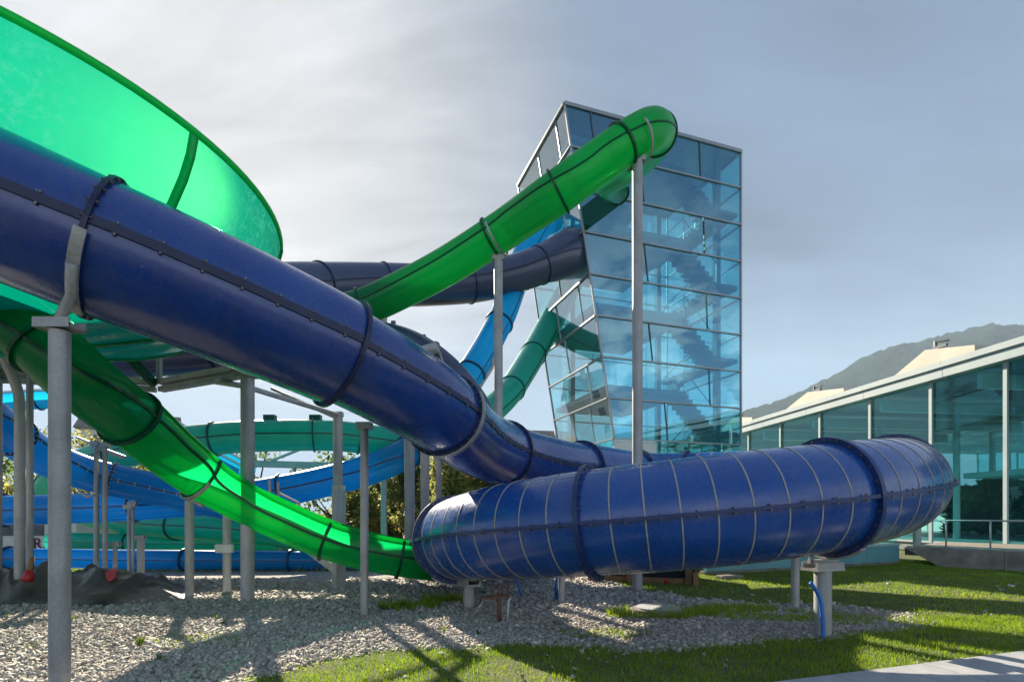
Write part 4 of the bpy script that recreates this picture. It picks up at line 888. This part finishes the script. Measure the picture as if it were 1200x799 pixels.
# ------------------------------------------------------------------ light blue slide
lpts = [TW(lean(14.7)+.2, 2.5, 14.7), P(634, 267, 23.0), P(618, 290, 22.2), P(604, 330, 21.3), P(590, 368, 20.5), P(573, 402, 19.8), P(552, 437, 18.9), P(530, 474, 18.0), P(505, 508, 17.0), P(470, 534, 15.8), P(430, 551, 15.6), P(390, 562, 15.5), P(350, 571, 15.4), P(300, 580, 15.3), P(230, 588, 15.1), P(150, 593, 14.8), P(80, 596, 14.6), P(0, 598, 14.4), P(-120, 600, 14)]
lb = Path(lpts, .06)
cyan = empty('light_blue_slide', P(430, 700, 15.6), 'light blue slide dropping steeply beside the tower then curving round as a flume', 'water slide')
sq = lb.s_of_u(7.6); sr = lb.s_of_u(13.8)
tube_slide(cyan, lb, .50, [lb.s_of_u(q) for q in (2.6, 4.3, 6.0)], M['cyan'], M['cyan_dark'], s1=sq, flange=.05, fw=.07, seam_h=.015, seam_t=.012)
sm = lb.s_of_px(440, sq)
tube_slide(cyan, lb, .45, [lb.s_of_px(478, sq)], M['cyan'], M['cyan_dark'], s0=sq, s1=sm, flange=.05, seam_h=.02, seam_t=.02, n=30)
tube_slide(cyan, lb, .45, [lb.s_of_px(q, sq) for q in (398, 330)], M['azure'], M['cyan_dark'], s0=sm, s1=sr, flange=.05, seam_h=.02, seam_t=.02, n=30)
tube_slide(cyan, lb, .41, [sr+.02]+[lb.s_of_px(q, sr) for q in (158, 5)], M['azure'], M['cyan_dark'], s0=sr, flange=.05, seam_h=.02, seam_t=.015)
MB().pipe([P(583, 420, 19.4), P(566, 447, 18.9), P(540, 490, 18.0)], .07, 10).obox(P(580, 424, 19.3), (.2, 0, 0), (0, .12, 0), (0, 0, .1)).build('support_leg', M['steel_pale'], cyan, True, angle=40)
# blue tube sweeping in at the left
c6 = Path([P(-200, 455, 8.6), P(-100, 462, 9.4), P(-40, 478, 10.2), P(0, 500, 11), P(50, 534, 12.3), P(100, 554, 13.3), P(160, 568, 13.9), P(220, 581, 14.4), P(290, 598, 14.7), P(340, 616, 14.9), P(400, 640, 15.2), P(470, 657, 15.6)], .06)
blue2 = empty('blue_tube_slide', P(100, 700, 13.3), 'medium blue tube slide with white rivets curving in behind the thick foreground post', 'water slide')
tube_slide(blue2, c6, .42, [c6.s_of_px(q) for q in (14, 131, 300)], M['azure'], M['cyan_dark'], flange=.045, seam_h=.02, seam_t=.015, bolts=True, bolt_mat=M['white_plastic'])
# far arc of light blue
c8 = Path([P(-60, 478, 17), P(0, 470, 17.3), P(55, 466, 17.6), P(110, 467, 18), P(165, 481, 18.3), P(205, 502, 18.3), P(245, 528, 18), P(290, 552, 17.5)], .06)
cy3 = empty('light_blue_slide', P(150, 670, 18), 'far arc of light blue flume seen above the teal tube', 'water slide')
tube_slide(cy3, c8, .36, [c8.s_of_px(q) for q in (45, 175)], M['cyan'], M['cyan_dark'], flange=.05, a_open=rad(60), seam=False, n=24, rim_mat=M['white_frame'])
# lowest blue flume on the ground
c9 = Path([P(-120, 651, 14.0), P(0, 653, 14.3), P(150, 655, 14.6), P(300, 656, 14.8), P(400, 657, 15.0), P(500, 658, 15.4)], .06)
bl3 = empty('blue_flume', P(250, 669, 14.8), 'lowest bright blue flume lying along the ground behind the posts', 'water slide')
tube_slide(bl3, c9, .27, [c9.s_of_px(q) for q in (10, 215, 341)], M['azure'], M['cyan_dark'], flange=.05, seam_h=.015, seam_t=.01)
# ------------------------------------------------------------------ teal slide
tpts = [P(694, 288, 27.4), P(665, 341, 26.4), P(640, 388, 25.0), P(615, 432, 22.6), P(592, 465, 20.6), P(560, 492, 18.8), P(520, 512, 17.1), P(480, 520, 16.7), P(440, 516, 16.3), P(400, 511, 15.9), P(340, 510, 15.5), P(280, 512, 15.3), P(210, 519, 15.2), P(150, 529, 15.4), P(95, 545, 16.2), P(62, 565, 17.4), P(70, 588, 18.4), P(120, 605, 18.3), P(180, 613, 17.3), P(250, 617, 16.7), P(320, 623, 16.4), P(390, 636, 16.5), P(470, 648, 17)]
tl = Path(tpts, .06)
teal = empty('teal_tube_slide', P(340, 690, 15.5), 'teal green tube slide coiling behind the gravel from the tower rear', 'water slide')
tube_slide(teal, tl, .46, [tl.s_of_u(2.6), tl.s_of_u(3.7)]+[tl.s_of_u(q) for q in (8.5, 9.55, 11.4, 13.2, 16, 18.4, 20.4)], M['teal'], M['teal_dark'], flange=.045, seam_h=.025, seam_t=.018, rfun=lambda s: float(np.interp(s, [0, tl.s_of_u(2), tl.s_of_u(7)], [.58, .58, .46])))
for q in (317, 371):
    c = tl.at(tl.s_of_px(q, tl.s_of_u(8), tl.s_of_u(13)))[0]; MB().box((c.x-.16, c.y-.1, c.z+.44), (c.x+.16, c.y+.1, c.z+.60)).build('hatch_box', M['teal_dark'], teal)
c10 = Path([P(60, 634, 17.6), P(170, 636, 17.6), P(300, 637, 17.6), P(380, 640, 17.8), P(480, 645, 18.2)], .06)
te2 = empty('teal_flume', P(250, 660, 17.6), 'low teal flume just above the lowest blue flume', 'water slide')
tube_slide(te2, c10, .30, [c10.s_of_px(q) for q in (150, 340)], M['teal'], M['teal_dark'], flange=.04, seam_h=.015, seam_t=.01)

# ------------------------------------------------------------------ further posts
def gpost(px, py, ytop, r, label, Y=None, mat='steel', head=.12, **k):
    b = G(px, py) if Y is None else Vector(((px-600)/FPX*Y, Y, 0)); return post('support_post', b, P(px, ytop, b.y).z, r, label, mat, head=head, **k), b
(e, b4) = gpost(222, 700, 582, .078, 'grey post under the strap of the green exit flume')
strut(e, b4+up(P(222, 582, b4.y).z), ex.at(ex.s_of_px(237, s1))[0]+up(-.5), .05, 'saddle_arm')
(e, b5) = gpost(266, 695, 592, .078, 'pale post with a white box clamped to it under the green flume', mat='steel_pale')
c = b5+up(P(266, 642, b5.y).z); MB().obox(c+Vector((0, -.1, 0)), (.17, 0, 0), (0, .05, 0), (0, 0, .085)).build('junction_box', M['white_plastic'], e, bevel=.015)
(e, b8) = gpost(397, 690, 575, .15, 'broad pale box column with a perforated brace beside the green flume', mat='steel_pale', n=4)
MB().beam(b8+up(.35), P(356, 640, b8.y), .07, .14).build('brace', M['steel_pale'], e)
MB().beam(P(326, 577, b8.y+2.5), P(352, 590, b8.y+2.5), .05, .05).beam(P(326, 565, b8.y+2.5), P(326, 592, b8.y+2.5), .05, .05).beam(P(316, 560, b8.y+2.5), P(316, 590, b8.y+2.5), .05, .05).build('ladder_frame', M['steel_pale'], e)
gpost(396, 688, 488, .11, 'grey post rising behind the broad box column to the chute', Y=12.6)
gpost(427, 722, 503, .062, 'slim galvanised post on gravel just before the loop end')
gpost(498, 688, 530, .11, 'grey post behind the rounded loop end under the light blue flume', Y=13.2)
gpost(514, 688, 540, .07, 'slim grey post behind the rounded loop end, paired with a thicker one', Y=13.6)
pp = [gpost(113, 0, 522, .056, 'slim twin post carrying a bracket and a pale hook beside the blue tube', Y=13.0, group='twin posts by the blue tube'), gpost(123, 0, 524, .056, 'plain slim twin post without a hook beside the blue tube', Y=13.0, group='twin posts by the blue tube')]
e = pp[0][0]; Yt = 13.0
MB().beam(P(108, 522, Yt), P(146, 536, Yt), .06, .10).beam(P(90, 512, Yt+.2), P(135, 531, Yt+.2), .05, .05).build('bracket', M['steel'], e); MB().pipe([P(92, 575, Yt-.1), P(103, 582, Yt-.1), P(113, 578, Yt-.05)], .03, 8).build('hook', M['steel_pale'], e)
gpost(151, 0, 596, .04, 'thin post of a close pair under the strap of the blue tube', Y=14.0); gpost(156, 0, 592, .036, 'thinnest post behind the pair under the blue tube strap', Y=14.3)
gpost(135, 0, 640, .05, 'short thin post with a water pipe before the lowest blue flume', Y=13.2)
(e, b) = gpost(165, 0, 632, .10, 'dark ribbed box column between the thin posts and the gravel', Y=13.6, n=4)
(e, b) = gpost(330, 0, 640, .07, 'far post under the teal tube behind the green flume', Y=16.3)
MB().pipe([P(255, 447, 9.5), P(258, 440, 9.5)], .04, 8).pipe([P(252, 447, 9.7), P(285, 452, 10), P(395, 486, 12.4)], .055, 8).build('tie_pipe', M['steel_pale'], [o for o in bpy.data.objects if o.get('label', '').startswith('grey post rising behind')][0], True)
MB().pipe([P(318, 455, 12.5), P(395, 490, 12.6)], .04, 8).build('tie_pipe', M['steel_pale'], [o for o in bpy.data.objects if o.get('label', '').startswith('grey post rising behind')][0], True)
cat = empty('catwalk_beam', P(360, 545, 17.5), 'pale horizontal lattice beam between the teal and light blue slides', 'beam')
MB().beam(P(290, 543, 17.5), P(400, 546, 17.5), .16, .22).build('chord', M['steel_pale'], cat); MB().beam(P(318, 540, 17.4), P(405, 505, 17.4), .06, .08).build('diagonal', M['steel_pale'], cat); MB().pipe([P(345, 545, 17.5), Vector((P(345, 545, 17.5).x, 17.5, 0))], .06, 8).build('leg', M['steel'], cat)

# ------------------------------------------------------------------ small things on the ground
# tarpaulin heap
def tarp():
    nx, ny = 170, 84; x0, x1, y0, y1 = -12.4, -6.1, 8.7, 11.5
    fx, fy = np.meshgrid(np.linspace(0, 1, nx), np.linspace(0, 1, ny)); x = x0+(x1-x0)*fx; y = y0+(y1-y0)*fy+.55*fx*(1-fy)+.10*np.sin(x*2.1)+.06*np.sin(x*5.3)
    e = np.minimum(1, (1-fx)*2.6)*np.minimum(1, fy*3.6)*np.minimum(1, (1-fy)*4)*np.minimum(1, fx*6); e = e**.6
    q = lambda a, b, sd: vnoise(a, b, sd)
    h = .52*e*(.55+.75*q(x*.85+3, y*1.1, 31))*np.where(x > -7.1, .55, 1.)
    wx = x+.35*q(x*1.2, y*1.2, 41); wy = y+.35*q(x*1.2+9, y*1.2, 42)                 # folds: ridged noise at several scales
    for k, (a, amp) in enumerate(((1.5, .26), (3.2, .14), (7.5, .035))):
        rgd = 1-np.abs(q(wx*a*.8+wy*a*.9, wy*a*.45-wx*a*.35, 50+k)*2-1); h += e*amp*(rgd**2.5-.3)
    V = np.stack([x, y, np.maximum(h, .012)], -1).reshape(-1, 3)
    F = [(j*nx+i, j*nx+i+1, (j+1)*nx+i+1, (j+1)*nx+i) for j in range(ny-1) for i in range(nx-1)]
    o = mesh('tarpaulin', V, F, M['tarp'], None, True); tag(o, 'crumpled dark olive tarpaulin heaped on the gravel', 'tarpaulin')
tarp()
wedge = empty('red_wedge', P(125, 684, 9.6), 'red plastic wedge lying on the tarpaulin heap', 'wedge')
MB().add([P(116, 672, 9.75), P(138, 667, 9.7), P(133, 679, 9.6), P(125, 682, 9.6), P(118, 668, 10.0), P(138, 664, 10.0)], [(0, 1, 2, 3), (0, 4, 5, 1), (1, 5, 2), (0, 3, 4), (3, 2, 5, 4)]).build('shell', M['red'], wedge)
stick = empty('wooden_handle', P(33, 675, 9.3), 'brown wooden handle with a red grip poking out of the tarpaulin', 'tool')
MB().pipe([P(33, 676, 9.3), P(36, 662, 9.3), P(38, 652, 9.32)], [.035, .045, .035], 8).build('handle', M['wood'], stick, True)
MB().pipe([P(32, 680, 9.28), P(33, 676, 9.28), P(34.5, 668, 9.28)], [.09, .085, .05], 8).build('grip', M['red'], stick, True)
# rusty valve cluster
vb = G(585, 729); vc = empty('rusty_standpipe', vb, 'rusty standpipe with a flat cross head and thin valve stems on the gravel', 'pipe')
MB().pipe([vb, vb+up(.42)], .035, 10).build('shaft', M['rust'], vc, True)
MB().beam(vb+up(.36)+Vector((-.26, 0, 0)), vb+up(.36)+Vector((.16, .0, .03)), .09, .035).build('cross_head', M['rust'], vc)
for dx, h in ((-.11, .18), (-.01, .2), (.05, .17), (.13, .2)): MB().pipe([vb+Vector((dx, .02, .36)), vb+Vector((dx, .02, .38+h))], .013, 8).build('valve_stem', M['rust'], vc, True)
wp = vb+Vector((.12, .03, 0)); tag(MB().pipe([wp, wp+Vector((.02, 0, .32)), wp+Vector((.05, .0, .36))], .016, 8).build('white_pipe', M['white_plastic'], None, True), 'thin white plastic pipe stub beside the rusty standpipe', 'pipe')
wp = vb+Vector((-.45, .1, 0)); tag(MB().pipe([wp, wp+Vector((.2, 0, .28)), wp+Vector((.24, .02, .4))], .010, 6).build('bent_rod', M['steel_pale'], None, True), 'thin bent rod leaning out of the gravel beside the standpipe', 'rod')
for (a, lbl) in (((605, 700), 'kinked blue hose rising to the loop behind the rusty standpipe'), ):
    h = Path([G(612, 698), G(612, 698)+Vector((-.1, .05, .25)), G(612, 698)+Vector((-.16, 0, .5)), G(612, 698)+Vector((-.05, 0, .65))], .04)
    V, F = sweep(h, 0, h.len, lambda s: [(2*math.pi*k/8, .022) for k in range(8)], .05, ends=True); tag(mesh('hose', V, F, M['hose'], None, True), lbl, 'hose')
b = G(652, 704); tag(MB().pipe([b, b+up(.25), b+up(.6)+Vector((.03, 0, 0))], .035, 10).build('hose', M['hose'], None, True), 'straight dark blue hose beside the short pale post', 'hose')
# concrete manhole ring
mc = G(772, 719); mh = empty('manhole', mc, 'low round concrete manhole cover in the gravel beside grass tufts', 'manhole')
MB().pipe([mc, mc+up(.09)], .42, 28).build('collar', M['concrete'], mh, True, angle=40); MB().pipe([mc+up(.092), mc+up(.115)], .35, 28).build('lid', M['paving'], mh, True, angle=40)
# timber frame with a dark opening under the loop
ta, tb = Vector((1.9, 12.6, 0)), Vector((4.15, 11.85, 0)); td = (tb-ta).normalized(); tn = Vector((-td.y, td.x, 0))
tf = empty('timber_box', ta, 'low brown timber box with a dark opening beside the teal wing', 'timber box')
MB().beam(ta+up(.07), tb-td*.1+up(.07), .08, .14).build('bottom_rail', M['wood'], tf)
for t_ in (0, .9, 2.2): MB().beam(ta+td*t_-tn*.05, ta+td*t_-tn*.05+up(.78), .13, .14, up=td).build('timber_post', M['wood'], tf)
MB().beam(tb-td*.02-tn*.12, tb-td*.02-tn*.12+up(.30), .26, .12, up=td).build('timber_block', M['wood'], tf)
wall(ta+tn*.25+td*.0, tb+tn*.25-td*.05, .0, .8, 1.2, 'shade_block', 'dark', tf)  # solid block standing in for the shade of the opening
MB().beam(ta-tn*.02+up(.82), tb-tn*.02+up(.82), .25, .08).build('top_rail', M['wood'], tf)
rb = G(781, 684); tag(MB().pipe([rb, rb+up(.05), rb+up(.11), rb+up(.13)], [.04, .075, .06, .02], 10).build('plastic_plug', M['red'], None, True), 'small red plastic plug lying by the timber box', 'plug')
pl = G(855, 678); tag(MB().obox(pl+up(.05), (.3, .1, 0), (-.05, .12, 0), (0, 0, .05)).build('stone_block', M['concrete'], None, bevel=.03), 'rough flat stone block on the lawn by the teal wing', 'stone')
# weeds
def weed(px, py, h, nl, label='small yellow green weed sprouting from the gravel'):
    b = G(px, py); V = []; F = []
    for k in range(nl):
        a = random.uniform(0, 6.28); L = h*random.uniform(.6, 1.1); d = Vector((math.cos(a), math.sin(a), 0)); s = Vector((-d.y, d.x, 0))*h*.09
        o = len(V); V += [b+d*.01, b+d*L*.3+s+up(L*.55), b+d*L*.65+up(L*random.uniform(.7, 1.)), b+d*L*.3-s+up(L*.55)]; F.append((o, o+1, o+2, o+3))
    o = fast_mesh('weed', np.array([tuple(v) for v in V]), np.array(F), M['weed'], tone=rng.random(len(V)))
    tag(o, label, 'weed', 'weeds in the gravel')
for px, py, h, nl in ((164, 759, .16, 12), (187, 775, .10, 9), (262, 733, .12, 10), (37, 760, .09, 9), (86, 727, .12, 9), (8, 724, .12, 9), (254, 726, .12, 8), (735, 752, .14, 14), (682, 752, .10, 10), (450, 716, .16, 16), (470, 714, .2, 18), (520, 740, .1, 10), (680, 775, .08, 8), (560, 745, .1, 9)): weed(px, py, h, nl)

# ------------------------------------------------------------------ trees, far houses
def tree(px, Y, h, w, mat, label, n_per=90, size=.16, sparse=1., group=None, low=.25, seed=1, lobes=26):
    r_ = random.Random(seed); b = Vector(((px-600)/FPX*Y, Y, 0)); e = empty('tree', b, label, 'tree', group)
    tr = MB(); top = b+Vector((r_.uniform(-.2, .2), 0, h*.72)); rt = .035*h*.5+.05
    tr.pipe([b-up(.05), b+(top-b)*.35+Vector((r_.uniform(-.1, .1)*w*.2, 0, 0)), b+(top-b)*.7, top], [rt*1.3, rt, rt*.65, rt*.25], 9)
    cl = []
    for k in range(lobes):
        a = r_.uniform(0, 6.28); f = r_.random()**.6; z = h*(low+(1-low)*r_.random()); rr = w*.5*f*(1-((z/h-.5)/.62)**2*.75)
        c = b+Vector((math.cos(a)*rr, math.sin(a)*rr, z)); st = b+(top-b)*min(.95, max(.25, z/h*.72-.08)); mid = (st+c)/2+up(-.05*h*.2)
        tr.pipe([st, mid, c], [rt*.4, rt*.25, rt*.08], 5, False)
        for q in range(3):
            cl.append((c+Vector((r_.uniform(-1, 1), r_.uniform(-1, 1), r_.uniform(-.7, .7)))*w*.08, w*r_.uniform(.09, .17)*sparse**.3))
    tr.build('trunk', M['bark'], e, True)
    V, F, T = leaf_cloud(cl, n_per/(w*w)*60*sparse, size); fast_mesh('crown', V, F, M[mat], e, tone=T)
tree(548, 21, 3.7, 5.0, 'leaf_olive', 'broad olive green bushy tree behind the rounded loop end', seed=3, low=.12, lobes=34, size=.11, n_per=170)
tree(470, 25, 4.2, 4.5, 'leaf_olive', 'brownish olive tree behind the light blue flume', seed=4, low=.12, size=.12, n_per=160)
tree(590, 27, 3.6, 4.2, 'leaf_green', 'dark green bush behind the olive tree near the tower', seed=5, low=.1, size=.13, n_per=150)
tree(395, 24, 4.3, 5.5, 'leaf_green', 'sparse tree with bare twigs behind the broad box column', seed=6, sparse=.35, low=.3, size=.12)
tree(300, 26, 4.9, 5.5, 'leaf_green', 'thin crowned tree between the teal tube and the green flume', seed=7, sparse=.35, low=.3, size=.12)
tree(215, 30, 5.6, 6, 'leaf_green', 'small leafy tree below the far house', seed=8, sparse=.6, low=.25, size=.14)
tree(110, 30, 5.8, 7, 'leaf_olive', 'reddish olive tree behind the twin posts', seed=9, sparse=.8, low=.2, size=.14)
tree(8, 26, 3.9, 6, 'leaf_olive', 'yellow green bushy tree behind the bent post', seed=10, sparse=.9, low=.1, size=.14)
tree(-60, 28, 5, 6, 'leaf_green', 'tall green tree further along behind the bent post', seed=11, low=.1, size=.15)
tree(440, 30, 3.4, 5, 'leaf_green', 'low dark bush far behind the sparse trees', seed=12, low=.05, size=.15)
tree(250, 34, 3.2, 6, 'leaf_green', 'low spreading bush behind the lowest flumes', seed=13, low=.05, size=.16)
for i, (px, Y, lb_) in enumerate(((1120, 33, 'green indoor plant behind the hall glass near the terrace'), (1150, 30, 'broad indoor plant behind the hall glass'), (1185, 27, 'leafy indoor plant at the hall window end'))):
    b = Vector(((px-600)/FPX*Y, Y, 0)); tree(px, Y, 3.4, 3.0, 'leaf_green', lb_, seed=20+i, low=.15, size=.16, lobes=18)

def house(px, Y, w, d, h, rh, label, roof='roof_tile', ang=.3, text=None):
    b = Vector(((px-600)/FPX*Y, Y, 0)); e = empty('house', b, label, 'house'); ca, sa = math.cos(ang), math.sin(ang); ux = Vector((ca, sa, 0)); uy = Vector((-sa, ca, 0))
    C = lambda a, c, z: b+ux*a+uy*c+up(z)
    MB().hexa([C(-w/2, 0, 0), C(w/2, 0, 0), C(w/2, d, 0), C(-w/2, d, 0), C(-w/2, 0, h), C(w/2, 0, h), C(w/2, d, h), C(-w/2, d, h)]).build('wall', M['wall_white'], e)
    o = .5; V = [C(-w/2-o, -o, h-.15), C(w/2+o, -o, h-.15), C(w/2+o, d+o, h-.15), C(-w/2-o, d+o, h-.15), C(-w/2-o, d/2, h+rh), C(w/2+o, d/2, h+rh)]
    rf = MB().add(V, [(0, 1, 5, 4), (2, 3, 4, 5), (1, 2, 5), (3, 0, 4), (3, 2, 1, 0)]).build('roof', M[roof], e)
    MB().hexa([C(w*.2, d*.3, h+.2), C(w*.2+.7, d*.3, h+.2), C(w*.2+.7, d*.3+.7, h+.2), C(w*.2, d*.3+.7, h+.2), C(w*.2, d*.3, h+rh+.7), C(w*.2+.7, d*.3, h+rh+.7), C(w*.2+.7, d*.3+.7, h+rh+.7), C(w*.2, d*.3+.7, h+rh+.7)]).build('chimney', M['wall_white'], rf)
    for zz in np.arange(1.0, h-1.6, 2.8):
        for xx in np.arange(-w/2+1.2, w/2-1.2, 2.4):
            f_ = MB().hexa([C(xx, -.06, zz), C(xx+1.2, -.06, zz), C(xx+1.2, .02, zz), C(xx, .02, zz), C(xx, -.06, zz+1.4), C(xx+1.2, -.06, zz+1.4), C(xx+1.2, .02, zz+1.4), C(xx, .02, zz+1.4)]).build('window', M['white_frame'], e)
            pane([C(xx+.08, -.065, zz+.08), C(xx+1.12, -.065, zz+.08), C(xx+1.12, -.065, zz+1.32), C(xx+.08, -.065, zz+1.32)], M['winglass'], f_)
    return e, C
house(150, 62, 9, 9, 11.5, 2.6, 'far white house with a grey roof and chimney behind the slides', ang=.5)
house(640, 120, 16, 12, 17.0, 4.5, 'distant house with a brown roof just left of the tower foot', ang=.2)
# white building with a banner, seen between the posts
bb_ = Vector(((48-600)/FPX*24, 24, 0)); kb = empty('white_kiosk', bb_, 'small white building with maroon letters on its band behind the posts', 'building')
MB().box((bb_.x-2.2, 24, 0), (bb_.x+1.6, 27, 1.35)).build('wall', M['wall_white'], kb); MB().box((bb_.x-2.35, 23.88, 1.36), (bb_.x+1.75, 27.1, 1.5)).build('roof', M['roof_tile'], kb)
for k in range(3): MB().box((bb_.x-1.8+k*1.15, 23.96, .62), (bb_.x-1.0+k*1.15, 23.999, 1.2)).build('window', M['winglass'], kb)
tc_ = bpy.data.curves.new('lettering', 'FONT'); tc_.body = 'RAL'; tc_.size = .72; tc_.extrude = .01; tc_.space_character = 1.1
to = bpy.data.objects.new('lettering', tc_); COL.objects.link(to); bpy.context.view_layer.update()
mt = bpy.data.meshes.new_from_object(to); bpy.data.objects.remove(to); mt.materials.clear(); mt.materials.append(M['maroon'])
lo_ = link('lettering', mt, kb); lo_.matrix_basis = Matrix.Translation((bb_.x-.35, 23.97, .02)) @ Matrix.Rotation(rad(90), 4, 'X')

# ------------------------------------------------------------------ air
HAZE = True
if HAZE:
    m, n, l = mat_new('haze_air'); pv = N(n, 'ShaderNodeVolumePrincipled'); pv.inputs['Color'].default_value = (.62, .80, 1, 1); pv.inputs['Density'].default_value = 2.0e-4; pv.inputs['Anisotropy'].default_value = .05
    o = N(n, 'ShaderNodeOutputMaterial'); l.new(pv.outputs[0], o.inputs['Volume'])
    hz_o = MB().box((-2500, -300, -1), (4900, 2600, 760)).build('haze', m); tag(hz_o, 'thin pale summer haze filling the valley air', 'haze', kind='stuff')
    cy.volume_bounces = 0
